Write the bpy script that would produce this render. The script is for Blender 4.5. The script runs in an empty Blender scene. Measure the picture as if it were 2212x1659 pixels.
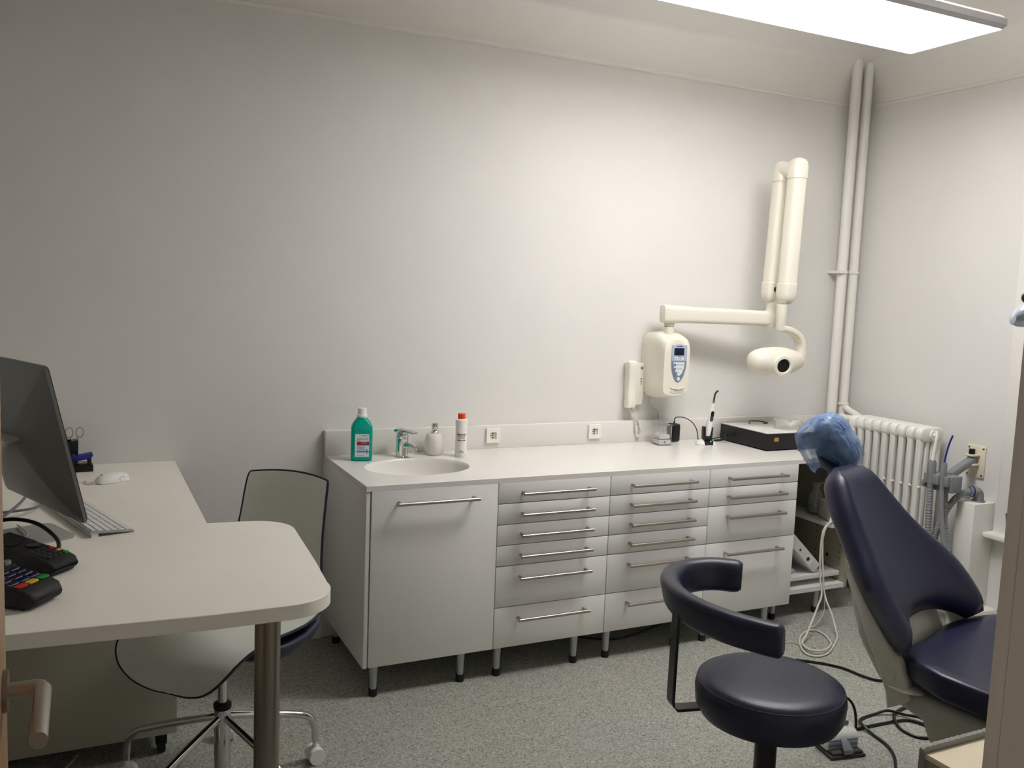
import bpy, bmesh, math, random
from mathutils import Vector, Matrix
random.seed(7)
PI = math.pi
S = bpy.context.scene
COL = S.collection

# ------------------------------------------------------------------ camera
CAM_R = Vector((0.90047444, -0.43317338, 0.03881499))
CAM_U = Vector((0.01033845, 0.11054355, 0.99381751))
CAM_F = Vector((0.43478604, 0.89450598, -0.10401998))
cam_data = bpy.data.cameras.new('camera')
cam_data.sensor_fit = 'HORIZONTAL'
cam_data.sensor_width = 36.0
cam_data.lens = 36.0 * 1925.66 / 2212.0
cam_data.clip_start = 0.02
cam = bpy.data.objects.new('camera', cam_data)
COL.objects.link(cam)
cam.matrix_world = Matrix(((CAM_R.x, CAM_U.x, -CAM_F.x, -1.35500),
                           (CAM_R.y, CAM_U.y, -CAM_F.y, -3.03095),
                           (CAM_R.z, CAM_U.z, -CAM_F.z, 1.51394),
                           (0, 0, 0, 1)))
S.camera = cam

# ------------------------------------------------------------------ world, exposure
world = bpy.data.worlds.new('world')
S.world = world
world.use_nodes = True
world.node_tree.nodes['Background'].inputs[0].default_value = (0.80, 0.76, 0.71, 1)
world.node_tree.nodes['Background'].inputs[1].default_value = 0.26
S.view_settings.view_transform = 'Standard'
S.view_settings.look = 'None'
S.view_settings.gamma = 1.0
S.view_settings.use_curve_mapping = False
S.view_settings.exposure = 0.0
LAMP_STRENGTH = 22.5


# ------------------------------------------------------------------ materials
def lin(c):
    c = c / 255.0
    return c / 12.92 if c <= 0.04045 else ((c + 0.055) / 1.055) ** 2.4


def rgb(r, g, b):
    return (lin(r), lin(g), lin(b), 1.0)


MATS = {}


def mat(name, col, rough=0.5, metal=0.0, bump=0.0, bscale=60.0, vary=0.0, vscale=8.0, trans=0.0, ior=1.45,
        coat=0.0, emit=None, estr=0.0, alpha=1.0, spec=0.5, subsurf=0.0):
    m = bpy.data.materials.new(name)
    m.use_nodes = True
    nt = m.node_tree
    b = nt.nodes['Principled BSDF']
    b.inputs['Base Color'].default_value = col
    b.inputs['Roughness'].default_value = rough
    b.inputs['Metallic'].default_value = metal
    b.inputs['IOR'].default_value = ior
    b.inputs['Transmission Weight'].default_value = trans
    b.inputs['Coat Weight'].default_value = coat
    b.inputs['Alpha'].default_value = alpha
    b.inputs['Specular IOR Level'].default_value = spec
    if emit:
        b.inputs['Emission Color'].default_value = emit
        b.inputs['Emission Strength'].default_value = estr
    if vary or bump:
        tc = nt.nodes.new('ShaderNodeTexCoord')
    if vary:
        n = nt.nodes.new('ShaderNodeTexNoise')
        n.inputs['Scale'].default_value = vscale
        n.inputs['Detail'].default_value = 5
        nt.links.new(tc.outputs['Object'], n.inputs['Vector'])
        r = nt.nodes.new('ShaderNodeValToRGB')
        r.color_ramp.elements[0].position = 0.35
        r.color_ramp.elements[1].position = 0.65
        r.color_ramp.elements[0].color = tuple(max(0, c * (1 - vary)) for c in col[:3]) + (1,)
        r.color_ramp.elements[1].color = tuple(min(1, c * (1 + vary)) for c in col[:3]) + (1,)
        nt.links.new(n.outputs['Fac'], r.inputs['Fac'])
        nt.links.new(r.outputs['Color'], b.inputs['Base Color'])
    if bump:
        n2 = nt.nodes.new('ShaderNodeTexNoise')
        n2.inputs['Scale'].default_value = bscale
        n2.inputs['Detail'].default_value = 3
        nt.links.new(tc.outputs['Object'], n2.inputs['Vector'])
        bp = nt.nodes.new('ShaderNodeBump')
        bp.inputs['Strength'].default_value = bump
        bp.inputs['Distance'].default_value = 0.002
        nt.links.new(n2.outputs['Fac'], bp.inputs['Height'])
        nt.links.new(bp.outputs['Normal'], b.inputs['Normal'])
    MATS[name] = m
    return m


mat('wall', rgb(226, 224, 220), 0.75, bump=0.12, bscale=180, vary=0.012, vscale=3)
mat('ceiling', rgb(232, 228, 222), 0.85, bump=0.08, bscale=160)
mat('trim_white', rgb(234, 231, 225), 0.45)
mat('jamb', rgb(236, 230, 222), 0.5, vary=0.03, vscale=6)
mat('laminate', rgb(234, 233, 230), 0.32, vary=0.008, vscale=3)
mat('laminate_edge', rgb(214, 212, 206), 0.4)
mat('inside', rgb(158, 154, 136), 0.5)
mat('worktop', rgb(230, 227, 221), 0.22, vary=0.006, vscale=4)
mat('desk_top', rgb(250, 245, 235), 0.45, vary=0.01, vscale=5)
mat('desk_edge', rgb(236, 226, 212), 0.5)
mat('steel', rgb(176, 168, 158), 0.33, 1.0)
mat('chrome', rgb(215, 214, 212), 0.08, 1.0)
mat('brushed', rgb(150, 142, 132), 0.3, 1.0, vary=0.06, vscale=3)
mat('leg_grey', rgb(178, 182, 184), 0.42, 0.55)
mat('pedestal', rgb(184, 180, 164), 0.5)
mat('rubber', rgb(18, 18, 18), 0.6)
mat('black', rgb(16, 16, 17), 0.35)
mat('black_matte', rgb(22, 22, 22), 0.6, bump=0.2, bscale=300)
mat('darkgrey', rgb(58, 58, 60), 0.5)
mat('navy', rgb(25, 28, 57), 0.36, bump=0.18, bscale=220, vary=0.06, vscale=5)
mat('navy_stool', rgb(29, 32, 53), 0.38, bump=0.2, bscale=240, vary=0.05, vscale=6)
mat('navy_shell', rgb(24, 29, 50), 0.35)
mat('shell', rgb(226, 227, 219), 0.28)
mat('xray', rgb(232, 227, 212), 0.32)
mat('xray_grey', rgb(196, 192, 180), 0.4)
mat('keypad', rgb(172, 180, 196), 0.4)
mat('keypad_dark', rgb(118, 132, 154), 0.4)
mat('keypad_light', rgb(222, 228, 234), 0.4)
mat('screen', rgb(22, 28, 52), 0.15)
mat('ink_grey', rgb(120, 122, 130), 0.6)
mat('ink_pale', rgb(196, 192, 182), 0.6)
mat('phone', rgb(236, 232, 220), 0.4)
mat('white_plastic', rgb(240, 239, 234), 0.35)
mat('white_matt', rgb(232, 229, 224), 0.6, bump=0.5, bscale=90)
mat('cream', rgb(226, 214, 186), 0.5, vary=0.02)
mat('radiator', rgb(238, 236, 230), 0.38, bump=0.1, bscale=60)
mat('hose', rgb(140, 142, 144), 0.5)
mat('holder', rgb(132, 136, 138), 0.5)
mat('plate', rgb(226, 217, 196), 0.5)
mat('chair_grey', rgb(206, 206, 196), 0.45, vary=0.02)
mat('chair_under', rgb(184, 186, 174), 0.55)
mat('cord_white', rgb(205, 202, 190), 0.5)
mat('tube_yellow', rgb(196, 184, 140), 0.5)
mat('red', rgb(190, 28, 30), 0.45)
mat('red_ink', rgb(160, 30, 48), 0.5)
mat('orange', rgb(238, 74, 28), 0.4)
mat('orange_ink', rgb(232, 104, 70), 0.5)
mat('blue_ink', rgb(40, 70, 160), 0.5)
mat('navy_ink', rgb(34, 44, 96), 0.5)
mat('sky_ink', rgb(120, 150, 196), 0.5)
mat('label', rgb(214, 226, 228), 0.45)
mat('green_key', rgb(20, 150, 60), 0.4)
mat('yellow_key', rgb(232, 182, 40), 0.4)
mat('red_key', rgb(206, 40, 34), 0.4)
mat('key_glow', rgb(150, 150, 214), 0.4)
mat('blue', rgb(24, 40, 130), 0.4)
mat('purple', rgb(70, 40, 100), 0.45)
mat('teal', rgb(30, 130, 130), 0.4)
mat('door_wood', rgb(160, 126, 94), 0.45, vary=0.12, vscale=9)
mat('alu', rgb(176, 176, 174), 0.42, 0.5)
mat('alu_back', rgb(112, 114, 112), 0.42, 0.7)
mat('key_white', rgb(232, 232, 228), 0.4)
mat('lip_grey', rgb(136, 136, 130), 0.5, bump=0.4, bscale=80)
mat('shade_brown', rgb(150, 136, 104), 0.5)  # shadow on the cart's side put into its colour; reused for plate print
mat('lamp_frame', rgb(222, 220, 222), 0.45)
mat('lamp_frame_dark', rgb(120, 116, 122), 0.5)
mat('diffuser', (1, 1, 1, 1), 0.5, emit=(1.0, 0.985, 0.976, 1), estr=LAMP_STRENGTH)
mat('added_uplight', (1, 1, 1, 1), 0.5, emit=(1.0, 0.985, 0.976, 1), estr=LAMP_STRENGTH * 0.58)  # extra upward emission, assumed for this fitting
mat('led_green', rgb(20, 200, 90), 0.4, emit=(0.05, 1.0, 0.3, 1), estr=2.0)
mat('gold', rgb(200, 170, 100), 0.35, 0.6)
mat('clear', (0.98, 0.98, 0.98, 1), 0.03, trans=0.95, ior=1.10)
mat('clear_glass', (0.92, 0.96, 0.94, 1), 0.03, trans=0.88, ior=1.15)
mat('water', (0.80, 0.92, 0.90, 1), 0.0, trans=1.0, ior=1.33)
mat('goggles', (0.93, 0.97, 0.90, 1), 0.05, trans=0.92, ior=1.2)
mat('cup_blue', (0.02, 0.28, 0.50, 1), 0.12, trans=0.55, ior=1.3)
mat('green_gel', (0.0, 0.50, 0.36, 1), 0.16, trans=0.35, ior=1.34)
mat('lamp_shell', rgb(206, 216, 230), 0.15, 0.35)
mat('lamp_glass', (0.75, 0.85, 0.95, 1), 0.05, trans=0.3)
mat('window_glass', (0.55, 0.6, 0.62, 1), 0.05, trans=0.4)
mat('dust_grey', rgb(216, 214, 210), 0.6)


def floor_material():
    m = bpy.data.materials.new('vinyl_floor')
    m.use_nodes = True
    nt = m.node_tree
    b = nt.nodes['Principled BSDF']
    tc = nt.nodes.new('ShaderNodeTexCoord')
    v = nt.nodes.new('ShaderNodeTexVoronoi')
    v.inputs['Scale'].default_value = 230
    nt.links.new(tc.outputs['Object'], v.inputs['Vector'])
    sep = nt.nodes.new('ShaderNodeSeparateColor')
    nt.links.new(v.outputs['Color'], sep.inputs['Color'])
    r = nt.nodes.new('ShaderNodeValToRGB')
    r.color_ramp.interpolation = 'CONSTANT'
    e = r.color_ramp.elements
    e[0].position = 0.0
    e[0].color = rgb(118, 119, 110)
    e[1].position = 0.14
    e[1].color = rgb(154, 155, 146)
    for p, c in ((0.5, rgb(164, 164, 154)), (0.78, rgb(176, 176, 166)), (0.93, rgb(196, 195, 184))):
        k = e.new(p)
        k.color = c
    nt.links.new(sep.outputs['Red'], r.inputs['Fac'])
    n = nt.nodes.new('ShaderNodeTexNoise')
    n.inputs['Scale'].default_value = 2.5
    nt.links.new(tc.outputs['Object'], n.inputs['Vector'])
    mx = nt.nodes.new('ShaderNodeMix')
    mx.data_type = 'RGBA'
    mx.blend_type = 'MULTIPLY'
    mx.inputs['Factor'].default_value = 0.12
    nt.links.new(r.outputs['Color'], mx.inputs['A'])
    nt.links.new(n.outputs['Color'], mx.inputs['B'])
    nt.links.new(mx.outputs['Result'], b.inputs['Base Color'])
    b.inputs['Roughness'].default_value = 0.55
    MATS['floor'] = m


floor_material()


def film_material():
    """thin crinkled blue plastic film over the headrest"""
    m = bpy.data.materials.new('blue_film')
    m.use_nodes = True
    nt = m.node_tree
    b = nt.nodes['Principled BSDF']
    tc = nt.nodes.new('ShaderNodeTexCoord')
    n = nt.nodes.new('ShaderNodeTexNoise')
    n.inputs['Scale'].default_value = 26
    n.inputs['Detail'].default_value = 9
    n.inputs['Distortion'].default_value = 0.8
    nt.links.new(tc.outputs['Object'], n.inputs['Vector'])
    r = nt.nodes.new('ShaderNodeValToRGB')
    r.color_ramp.elements[0].position = 0.38
    r.color_ramp.elements[0].color = rgb(112, 146, 200)
    r.color_ramp.elements[1].position = 0.66
    r.color_ramp.elements[1].color = rgb(156, 184, 224)
    nt.links.new(n.outputs['Fac'], r.inputs['Fac'])
    nt.links.new(r.outputs['Color'], b.inputs['Base Color'])
    bp = nt.nodes.new('ShaderNodeBump')
    bp.inputs['Strength'].default_value = 0.9
    bp.inputs['Distance'].default_value = 0.006
    dp = nt.nodes.new('ShaderNodeVectorMath')
    dp.operation = 'DOT_PRODUCT'
    dp.inputs[1].default_value = (.83, .47, .30)
    nt.links.new(tc.outputs['Object'], dp.inputs[0])
    ma = nt.nodes.new('ShaderNodeMath')
    ma.operation = 'MULTIPLY'
    ma.inputs[1].default_value = 330.0
    nt.links.new(dp.outputs['Value'], ma.inputs[0])
    mb = nt.nodes.new('ShaderNodeMath')
    mb.operation = 'MULTIPLY_ADD'
    mb.inputs[1].default_value = 9.0
    nt.links.new(n.outputs['Fac'], mb.inputs[0])
    nt.links.new(ma.outputs[0], mb.inputs[2])
    sn = nt.nodes.new('ShaderNodeMath')
    sn.operation = 'SINE'
    nt.links.new(mb.outputs[0], sn.inputs[0])
    ad = nt.nodes.new('ShaderNodeMath')
    ad.operation = 'MULTIPLY_ADD'
    ad.inputs[1].default_value = 0.10
    nt.links.new(sn.outputs[0], ad.inputs[0])
    nt.links.new(n.outputs['Fac'], ad.inputs[2])
    nt.links.new(ad.outputs[0], bp.inputs['Height'])
    nt.links.new(bp.outputs['Normal'], b.inputs['Normal'])
    b.inputs['Roughness'].default_value = 0.34
    b.inputs['Alpha'].default_value = 0.56
    b.inputs['Transmission Weight'].default_value = 0.0
    MATS['blue_film'] = m


film_material()


# ------------------------------------------------------------------ mesh helpers
def frame(p, q):
    """matrix whose z axis runs p->q"""
    z = (Vector(q) - Vector(p)).normalized()
    a = Vector((0, 0, 1)) if abs(z.z) < 0.95 else Vector((1, 0, 0))
    x = a.cross(z).normalized()
    y = z.cross(x)
    return Matrix(((x.x, y.x, z.x, p[0]), (x.y, y.y, z.y, p[1]), (x.z, y.z, z.z, p[2]), (0, 0, 0, 1)))


class MB:
    def __init__(self):
        self.bm = bmesh.new()

    def box(self, lo, hi, bev=0.0, seg=2, m=None):
        lo, hi = Vector(lo), Vector(hi)
        t = bmesh.new()
        bmesh.ops.create_cube(t, size=1.0)
        c, s = (lo + hi) / 2, hi - lo
        for v in t.verts:
            v.co = Vector((v.co.x * s.x + c.x, v.co.y * s.y + c.y, v.co.z * s.z + c.z))
        if bev:
            bmesh.ops.bevel(t, geom=t.edges[:], offset=min(bev, 0.49 * min(s)), segments=seg, profile=0.5, affect='EDGES')
        return self.add(t, m)

    def add(self, t, m=None):
        if m is not None:
            bmesh.ops.transform(t, matrix=m, verts=t.verts)
        me = bpy.data.meshes.new('tmp')
        t.to_mesh(me)
        t.free()
        self.bm.from_mesh(me)
        bpy.data.meshes.remove(me)
        return self

    def rings(self, rs, cap=True, closed=True, loop=False):
        """loft between rings of equal point count"""
        bm = self.bm
        vs = [[bm.verts.new(p) for p in r] for r in rs]
        n = len(rs[0])
        k = len(vs)
        for i in range(k if loop else k - 1):
            a, b = vs[i], vs[(i + 1) % k]
            for j in range(n if closed else n - 1):
                j2 = (j + 1) % n
                try:
                    bm.faces.new((a[j], a[j2], b[j2], b[j]))
                except ValueError:
                    pass
        if cap and not loop and closed:
            bm.faces.new(list(reversed(vs[0])))
            bm.faces.new(vs[-1])
        return self

    def cyl(self, p, q, r, r2=None, n=20, cap=True):
        r2 = r if r2 is None else r2
        M = frame(p, q)
        L = (Vector(q) - Vector(p)).length
        rs = []
        for z, rr in ((0, r), (L, r2)):
            rs.append([M @ Vector((rr * math.cos(2 * PI * i / n), rr * math.sin(2 * PI * i / n), z)) for i in range(n)])
        return self.rings(rs, cap)

    def lathe(self, prof, c=(0, 0, 0), axis=None, n=28, sx=1.0, sy=1.0, cap=True):
        """prof: list of (radius, height)"""
        M = Matrix.Translation(c) if axis is None else frame(c, Vector(c) + Vector(axis))
        rs = [[M @ Vector((r * sx * math.cos(2 * PI * i / n), r * sy * math.sin(2 * PI * i / n), z)) for i in range(n)] for r, z in prof]
        return self.rings(rs, cap)

    def tube(self, pts, r, n=8, smooth=0, radii=None, cap=True, loop=False):
        pts = [Vector(p) for p in pts]
        if smooth:
            pts = spline(pts, smooth, loop)
        rs = []
        up = None
        k = len(pts)
        for i, p in enumerate(pts):
            if loop:
                d = (pts[(i + 1) % k] - pts[i - 1]).normalized()
            else:
                d = (pts[min(i + 1, k - 1)] - pts[max(i - 1, 0)]).normalized()
            if up is None:
                up = Vector((0, 0, 1)) if abs(d.z) < 0.9 else Vector((1, 0, 0))
            x = up.cross(d)
            if x.length < 1e-6:
                x = Vector((1, 0, 0)).cross(d)
            x.normalize()
            y = d.cross(x)
            up = y
            rr = radii[i % len(radii)] if radii else r
            rs.append([p + x * rr * math.cos(2 * PI * j / n) + y * rr * math.sin(2 * PI * j / n) for j in range(n)])
        return self.rings(rs, cap, loop=loop)

    def prism(self, pts, a, b, axis='z', bev=0.0, seg=2, m=None):
        """outline pts (2D) extruded between a and b along axis; x: (y,z)  y: (x,z)  z: (x,y)"""
        t = bmesh.new()

        def mk(p, h):
            return {'z': (p[0], p[1], h), 'y': (p[0], h, p[1]), 'x': (h, p[0], p[1])}[axis]
        A = [t.verts.new(mk(p, a)) for p in pts]
        B = [t.verts.new(mk(p, b)) for p in pts]
        n = len(pts)
        f0 = t.faces.new(A)
        f1 = t.faces.new(B)
        for i in range(n):
            t.faces.new((A[i], A[(i + 1) % n], B[(i + 1) % n], B[i]))
        bmesh.ops.recalc_face_normals(t, faces=t.faces)
        if bev:
            es = [e for e in t.edges if e in set(f0.edges) | set(f1.edges)]
            bmesh.ops.bevel(t, geom=es, offset=bev, segments=seg, profile=0.5, affect='EDGES')
        return self.add(t, m)

    def ell(self, c, r, n=24, k=14, m=None):
        t = bmesh.new()
        bmesh.ops.create_uvsphere(t, u_segments=n, v_segments=k, radius=1.0)
        for v in t.verts:
            v.co = Vector((v.co.x * r[0] + c[0], v.co.y * r[1] + c[1], v.co.z * r[2] + c[2]))
        return self.add(t, m)

    def grid(self, fn, nu, nv):
        """open sheet from fn(u,v) u,v in 0..1"""
        bm = self.bm
        vs = [[bm.verts.new(fn(i / nu, j / nv)) for j in range(nv + 1)] for i in range(nu + 1)]
        for i in range(nu):
            for j in range(nv):
                bm.faces.new((vs[i][j], vs[i + 1][j], vs[i + 1][j + 1], vs[i][j + 1]))
        return self

    def build(self, name, material, parent=None, world=False, angle=35, kind=None, label=None, recalc=True):
        bm = self.bm
        if recalc:
            bmesh.ops.recalc_face_normals(bm, faces=bm.faces)
        if world and parent is not None:
            M = WM[parent.name].inverted()
            bmesh.ops.transform(bm, matrix=M, verts=bm.verts)
        me = bpy.data.meshes.new(name)
        bm.to_mesh(me)
        bm.free()
        me.materials.append(MATS[material])
        for p in me.polygons:
            p.use_smooth = True
        me.set_sharp_from_angle(angle=math.radians(angle))
        o = bpy.data.objects.new(name, me)
        COL.objects.link(o)
        if parent is not None:
            o.parent = parent
            WM[o.name] = WM[parent.name]
        else:
            WM[o.name] = Matrix.Identity(4)
        if kind:
            o['kind'] = kind
        if label:
            o['label'] = label
        return o


WM = {}


def spline(pts, k, loop=False):
    out = []
    n = len(pts)
    for i in range(n if loop else n - 1):
        if loop:
            p0, p1, p2, p3 = pts[i - 1], pts[i], pts[(i + 1) % n], pts[(i + 2) % n]
        else:
            p0, p1, p2, p3 = pts[max(i - 1, 0)], pts[i], pts[i + 1], pts[min(i + 2, n - 1)]
        for j in range(k):
            t = j / k
            out.append(0.5 * ((2 * p1) + (p2 - p0) * t + (2 * p0 - 5 * p1 + 4 * p2 - p3) * t * t + (3 * p1 - p0 - 3 * p2 + p3) * t ** 3))
    if not loop:
        out.append(pts[-1])
    return out


def thing(name, label, cat, loc=(0, 0, 0), rotz=0.0, group=None):
    o = bpy.data.objects.new(name, None)
    o.empty_display_size = 0.05
    COL.objects.link(o)
    o.location = loc
    o.rotation_euler = (0, 0, rotz)
    WM[o.name] = Matrix.Translation(loc) @ Matrix.Rotation(rotz, 4, 'Z')
    return tag(o, label, cat, group)


def tag(o, label, cat, group=None):
    o['label'] = label
    o['category'] = cat
    if group:
        o['group'] = group
    return o


def share(src, name, parent, offset=(0, 0, 0)):
    """another object on the same mesh, moved"""
    o = bpy.data.objects.new(name, src.data)
    COL.objects.link(o)
    o.parent = parent
    o.location = offset
    WM[o.name] = WM[parent.name]
    return o


def rrect(hx, hy, r, n=5, cx=0.0, cy=0.0):
    pts = []
    for sx, sy, a0 in ((1, 1, 0), (-1, 1, 90), (-1, -1, 180), (1, -1, 270)):
        for i in range(n + 1):
            a = math.radians(a0 + 90 * i / n)
            pts.append((cx + sx * (hx - r) + r * math.cos(a), cy + sy * (hy - r) + r * math.sin(a)))
    return pts


def text(s, size, material, parent, M, name='lettering', align='LEFT', world=False, wrap=None, depth=0.0003):
    """flat lettering as real mesh; M maps the text plane to place; wrap = radius bends it round a vertical cylinder"""
    cu = bpy.data.curves.new('t', 'FONT')
    cu.body = s
    cu.size = size
    cu.align_x = align
    cu.extrude = depth
    cu.resolution_u = 2
    o = bpy.data.objects.new('t', cu)
    COL.objects.link(o)
    dg = bpy.context.evaluated_depsgraph_get()
    me = bpy.data.meshes.new_from_object(o.evaluated_get(dg))
    bpy.data.objects.remove(o)
    bpy.data.curves.remove(cu)
    b = MB()
    b.bm.from_mesh(me)
    bpy.data.meshes.remove(me)
    for v in b.bm.verts:
        if wrap:
            a = v.co.x / wrap
            v.co = Vector((math.sin(a) * (wrap + v.co.z), -math.cos(a) * (wrap + v.co.z), v.co.y))
        else:
            v.co = Vector((v.co.x, -v.co.z, v.co.y))
    bmesh.ops.transform(b.bm, matrix=M, verts=b.bm.verts)
    return b.build(name, material, parent, world=world, recalc=False)


T = Matrix.Translation


def print_marks(words, x0, z0, cw, ch, material, parent, y=0.0, wrap=None, name='small_print', world=False):
    """a line of print too small to read: rows of tiny strokes, centred on x0"""
    rnd_ = random.Random(int(abs(x0 * 7919 + z0 * 104729) * 1000))
    tot = sum(words) + .7 * (len(words) - 1)
    x = x0 - tot * cw / 2
    b = MB()
    for w in words:
        for _ in range(w):
            h_ = ch * rnd_.choice((.7, .7, 1.0))
            xa, xb = x + cw * .12, x + cw * rnd_.uniform(.62, .88)
            if wrap:
                P_ = [(math.sin(a / wrap) * (wrap + r_), -math.cos(a / wrap) * (wrap + r_), z) for r_ in (-.0004, .0003) for a, z in ((xa, z0), (xb, z0), (xb, z0 + h_), (xa, z0 + h_))]
                b.rings([P_[:4], P_[4:]])
            else:
                b.box((xa, y - .0004, z0), (xb, y + .0002, z0 + h_))
            x += cw
        x += cw * .7
    return b.build(name, material, parent, world=world)



def RZ(a):
    return Matrix.Rotation(a, 4, 'Z')


def RX(a):
    return Matrix.Rotation(a, 4, 'X')


def RY(a):
    return Matrix.Rotation(a, 4, 'Y')


# ================================================================== THE ROOM
YW, XC, XL, YF = 0.6414, 2.5055, -2.20, -2.55
ZM, ZCEIL = 2.577, 2.86


def struct(name, b, m, parent=None, **k):
    o = b.build(name, m, parent, **k)
    if parent is None:
        o['kind'] = 'structure'
    return o


struct('floor', MB().box((XL - 0.15, -4.2, -0.06), (XC + 0.15, YW + 0.15, 0.0)), 'floor')
struct('wall_back', MB().box((XL - 0.15, YW, 0), (XC + 0.15, YW + 0.15, ZCEIL + 0.1)), 'wall')
struct('wall_left', MB().box((XL - 0.15, YF - 0.16, 0), (XL, YW, ZCEIL + 0.1)), 'wall')
# right wall with a window opening further along
WY0, WY1, WZ0, WZ1 = -1.75, -0.43, 0.50, 2.25
b = MB()
b.box((XC, YF - 0.16, 0), (XC + 0.2, WY0, ZCEIL + 0.1))
b.box((XC, WY1, 0), (XC + 0.2, YW, ZCEIL + 0.1))
b.box((XC, WY0, 0), (XC + 0.2, WY1, WZ0))
b.box((XC, WY0, WZ1), (XC + 0.2, WY1, ZCEIL + 0.1))
struct('wall_right', b, 'wall')
# front wall with the doorway the photograph is taken through
DX0, DX1, DZ = -1.475, -0.628, 2.12
b = MB()
b.box((XL, YF - 0.16, 0), (DX0 - 0.02, YF, ZCEIL + 0.1))
b.box((DX1 + 0.02, YF - 0.16, 0), (XC, YF, ZCEIL + 0.1))
b.box((DX0 - 0.02, YF - 0.16, DZ), (DX1 + 0.02, YF, ZCEIL + 0.1))
struct('wall_front', b, 'wall')
# ceiling with a coved edge along back and right walls
cv_h, cv_v = 0.20, ZCEIL - ZM
prof = [(cv_h * (1 - math.cos(math.radians(a))), cv_v * math.sin(math.radians(a))) for a in range(0, 91, 10)]
b = MB()
b.box((XL - 0.15, YF - 0.16, ZCEIL), (XC + 0.2, YW + 0.15, ZCEIL + 0.1))
# cove strips (mitred in the corner)
rs = []
for d, z in prof:
    rs.append([(XL, YW - d, ZM + z), (XC - d, YW - d, ZM + z), (XC - d, YF, ZM + z)])
b.rings(rs, cap=False, closed=False)
ceil = struct('ceiling', b, 'ceiling', recalc=False, angle=60)
b = MB()
mp = [(0, -0.012), (0.008, -0.008), (0.010, 0.0), (0.006, 0.007), (0, 0.010)]
rs = [[(XL, YW - d, ZM + z), (XC - d, YW - d, ZM + z), (XC - d, YF, ZM + z)] for d, z in mp]
b.rings(rs, cap=False, closed=False)
struct('trim_1', b, 'trim_white', recalc=False)
b = MB()
b.box((XL, YW - 0.012, 0), (-0.4425, YW - 0.0005, 0.044))
b.prism([(YW, 0.044), (YW - 0.012, 0.044), (YW, 0.052)], XL, -0.4425, 'x')
struct('baseboard_back', b, 'trim_white')
b = MB()
b.box((XC - 0.06, -1.9, 0), (XC - 0.0005, -0.395, 0.10), 0.004)
struct('baseboard_right', b, 'trim_white')

# door frame (jambs) and open door leaf with lever
b = MB()
for x0, x1 in ((DX1, DX1 + 0.02), (DX0 - 0.02, DX0)):
    b.box((x0, YF - 0.162, 0), (x1, YF + 0.002, DZ))
b.box((DX0 - 0.02, YF - 0.162, DZ - 0.02), (DX1 + 0.02, YF + 0.002, DZ))
b.box((DX1 + 0.0, YF + 0.002, 0), (DX1 + 0.075, YF + 0.018, DZ + 0.05), 0.004)
struct('trim_2', b, 'jamb')
d1 = bpy.data.objects.new('door_1', None)
COL.objects.link(d1)
d1.location = (-1.465, -2.56, 0)
WM[d1.name] = T((-1.465, -2.56, 0))
d1['kind'] = 'structure'
MB().box((-1.486, -2.56, 0.008), (-1.446, -1.765, 2.05), 0.002).build('door_leaf', 'door_wood', d1, world=True)
lv = MB()
LZ, LX, LY0, LY1 = 1.0, -1.402, -1.822, -1.968
lv.cyl((-1.446, LY0, LZ), (LX, LY0, LZ), 0.0095)
pts = [(-1.43, LY0, LZ), (LX - 0.006, LY0, LZ), (LX, LY0 - 0.004, LZ), (LX, LY1, LZ)]
lv = MB()
lv.tube([(-1.448, LY0, LZ), (LX - 0.010, LY0, LZ), (LX - 0.003, LY0 - 0.003, LZ), (LX, LY0 - 0.010, LZ), (LX, LY1, LZ)], 0.0098, n=20)
hd = lv.build('door_handle', 'steel', d1, world=True)
MB().cyl((-1.4465, LY0, LZ), (-1.440, LY0, LZ), 0.026).build('rosette', 'brushed', d1, world=True)

# window on the right wall, mostly hidden behind the jamb
w1 = bpy.data.objects.new('window_1', None)
COL.objects.link(w1)
w1.location = (XC, WY1, WZ0)
WM[w1.name] = T((XC, WY1, WZ0))
w1['kind'] = 'structure'
b = MB()
b.box((XC - 0.018, WY1 - 0.005, WZ0 - 0.05), (XC + 0.002, WY1 + 0.085, WZ1 + 0.08), 0.004)
b.box((XC - 0.018, WY0 - 0.085, WZ0 - 0.05), (XC + 0.002, WY0 + 0.005, WZ1 + 0.08), 0.004)
b.box((XC - 0.018, WY0 - 0.085, WZ1 - 0.005), (XC + 0.002, WY1 + 0.085, WZ1 + 0.08), 0.004)
b.build('window_casing', 'trim_white', w1, world=True)
b = MB()
for y0, y1 in ((WY1 - 0.06, WY1), (WY0, WY0 + 0.06), ((WY0 + WY1) / 2 - 0.04, (WY0 + WY1) / 2 + 0.04)):
    b.box((XC + 0.06, y0, WZ0), (XC + 0.10, y1, WZ1))
for z0, z1 in ((WZ0, WZ0 + 0.07), (WZ1 - 0.06, WZ1)):
    b.box((XC + 0.06, WY0, z0), (XC + 0.10, WY1, z1))
b.build('window_frame', 'trim_white', w1, world=True)
MB().box((XC + 0.075, WY0, WZ0), (XC + 0.08, WY1, WZ1)).build('pane', 'window_glass', w1, world=True)
MB().box((XC - 0.075, WY0 - 0.12, WZ0 - 0.045), (XC + 0.06, WY1 + 0.10, WZ0 - 0.02), 0.006).build('window_sill', 'trim_white', w1, world=True)

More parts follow.
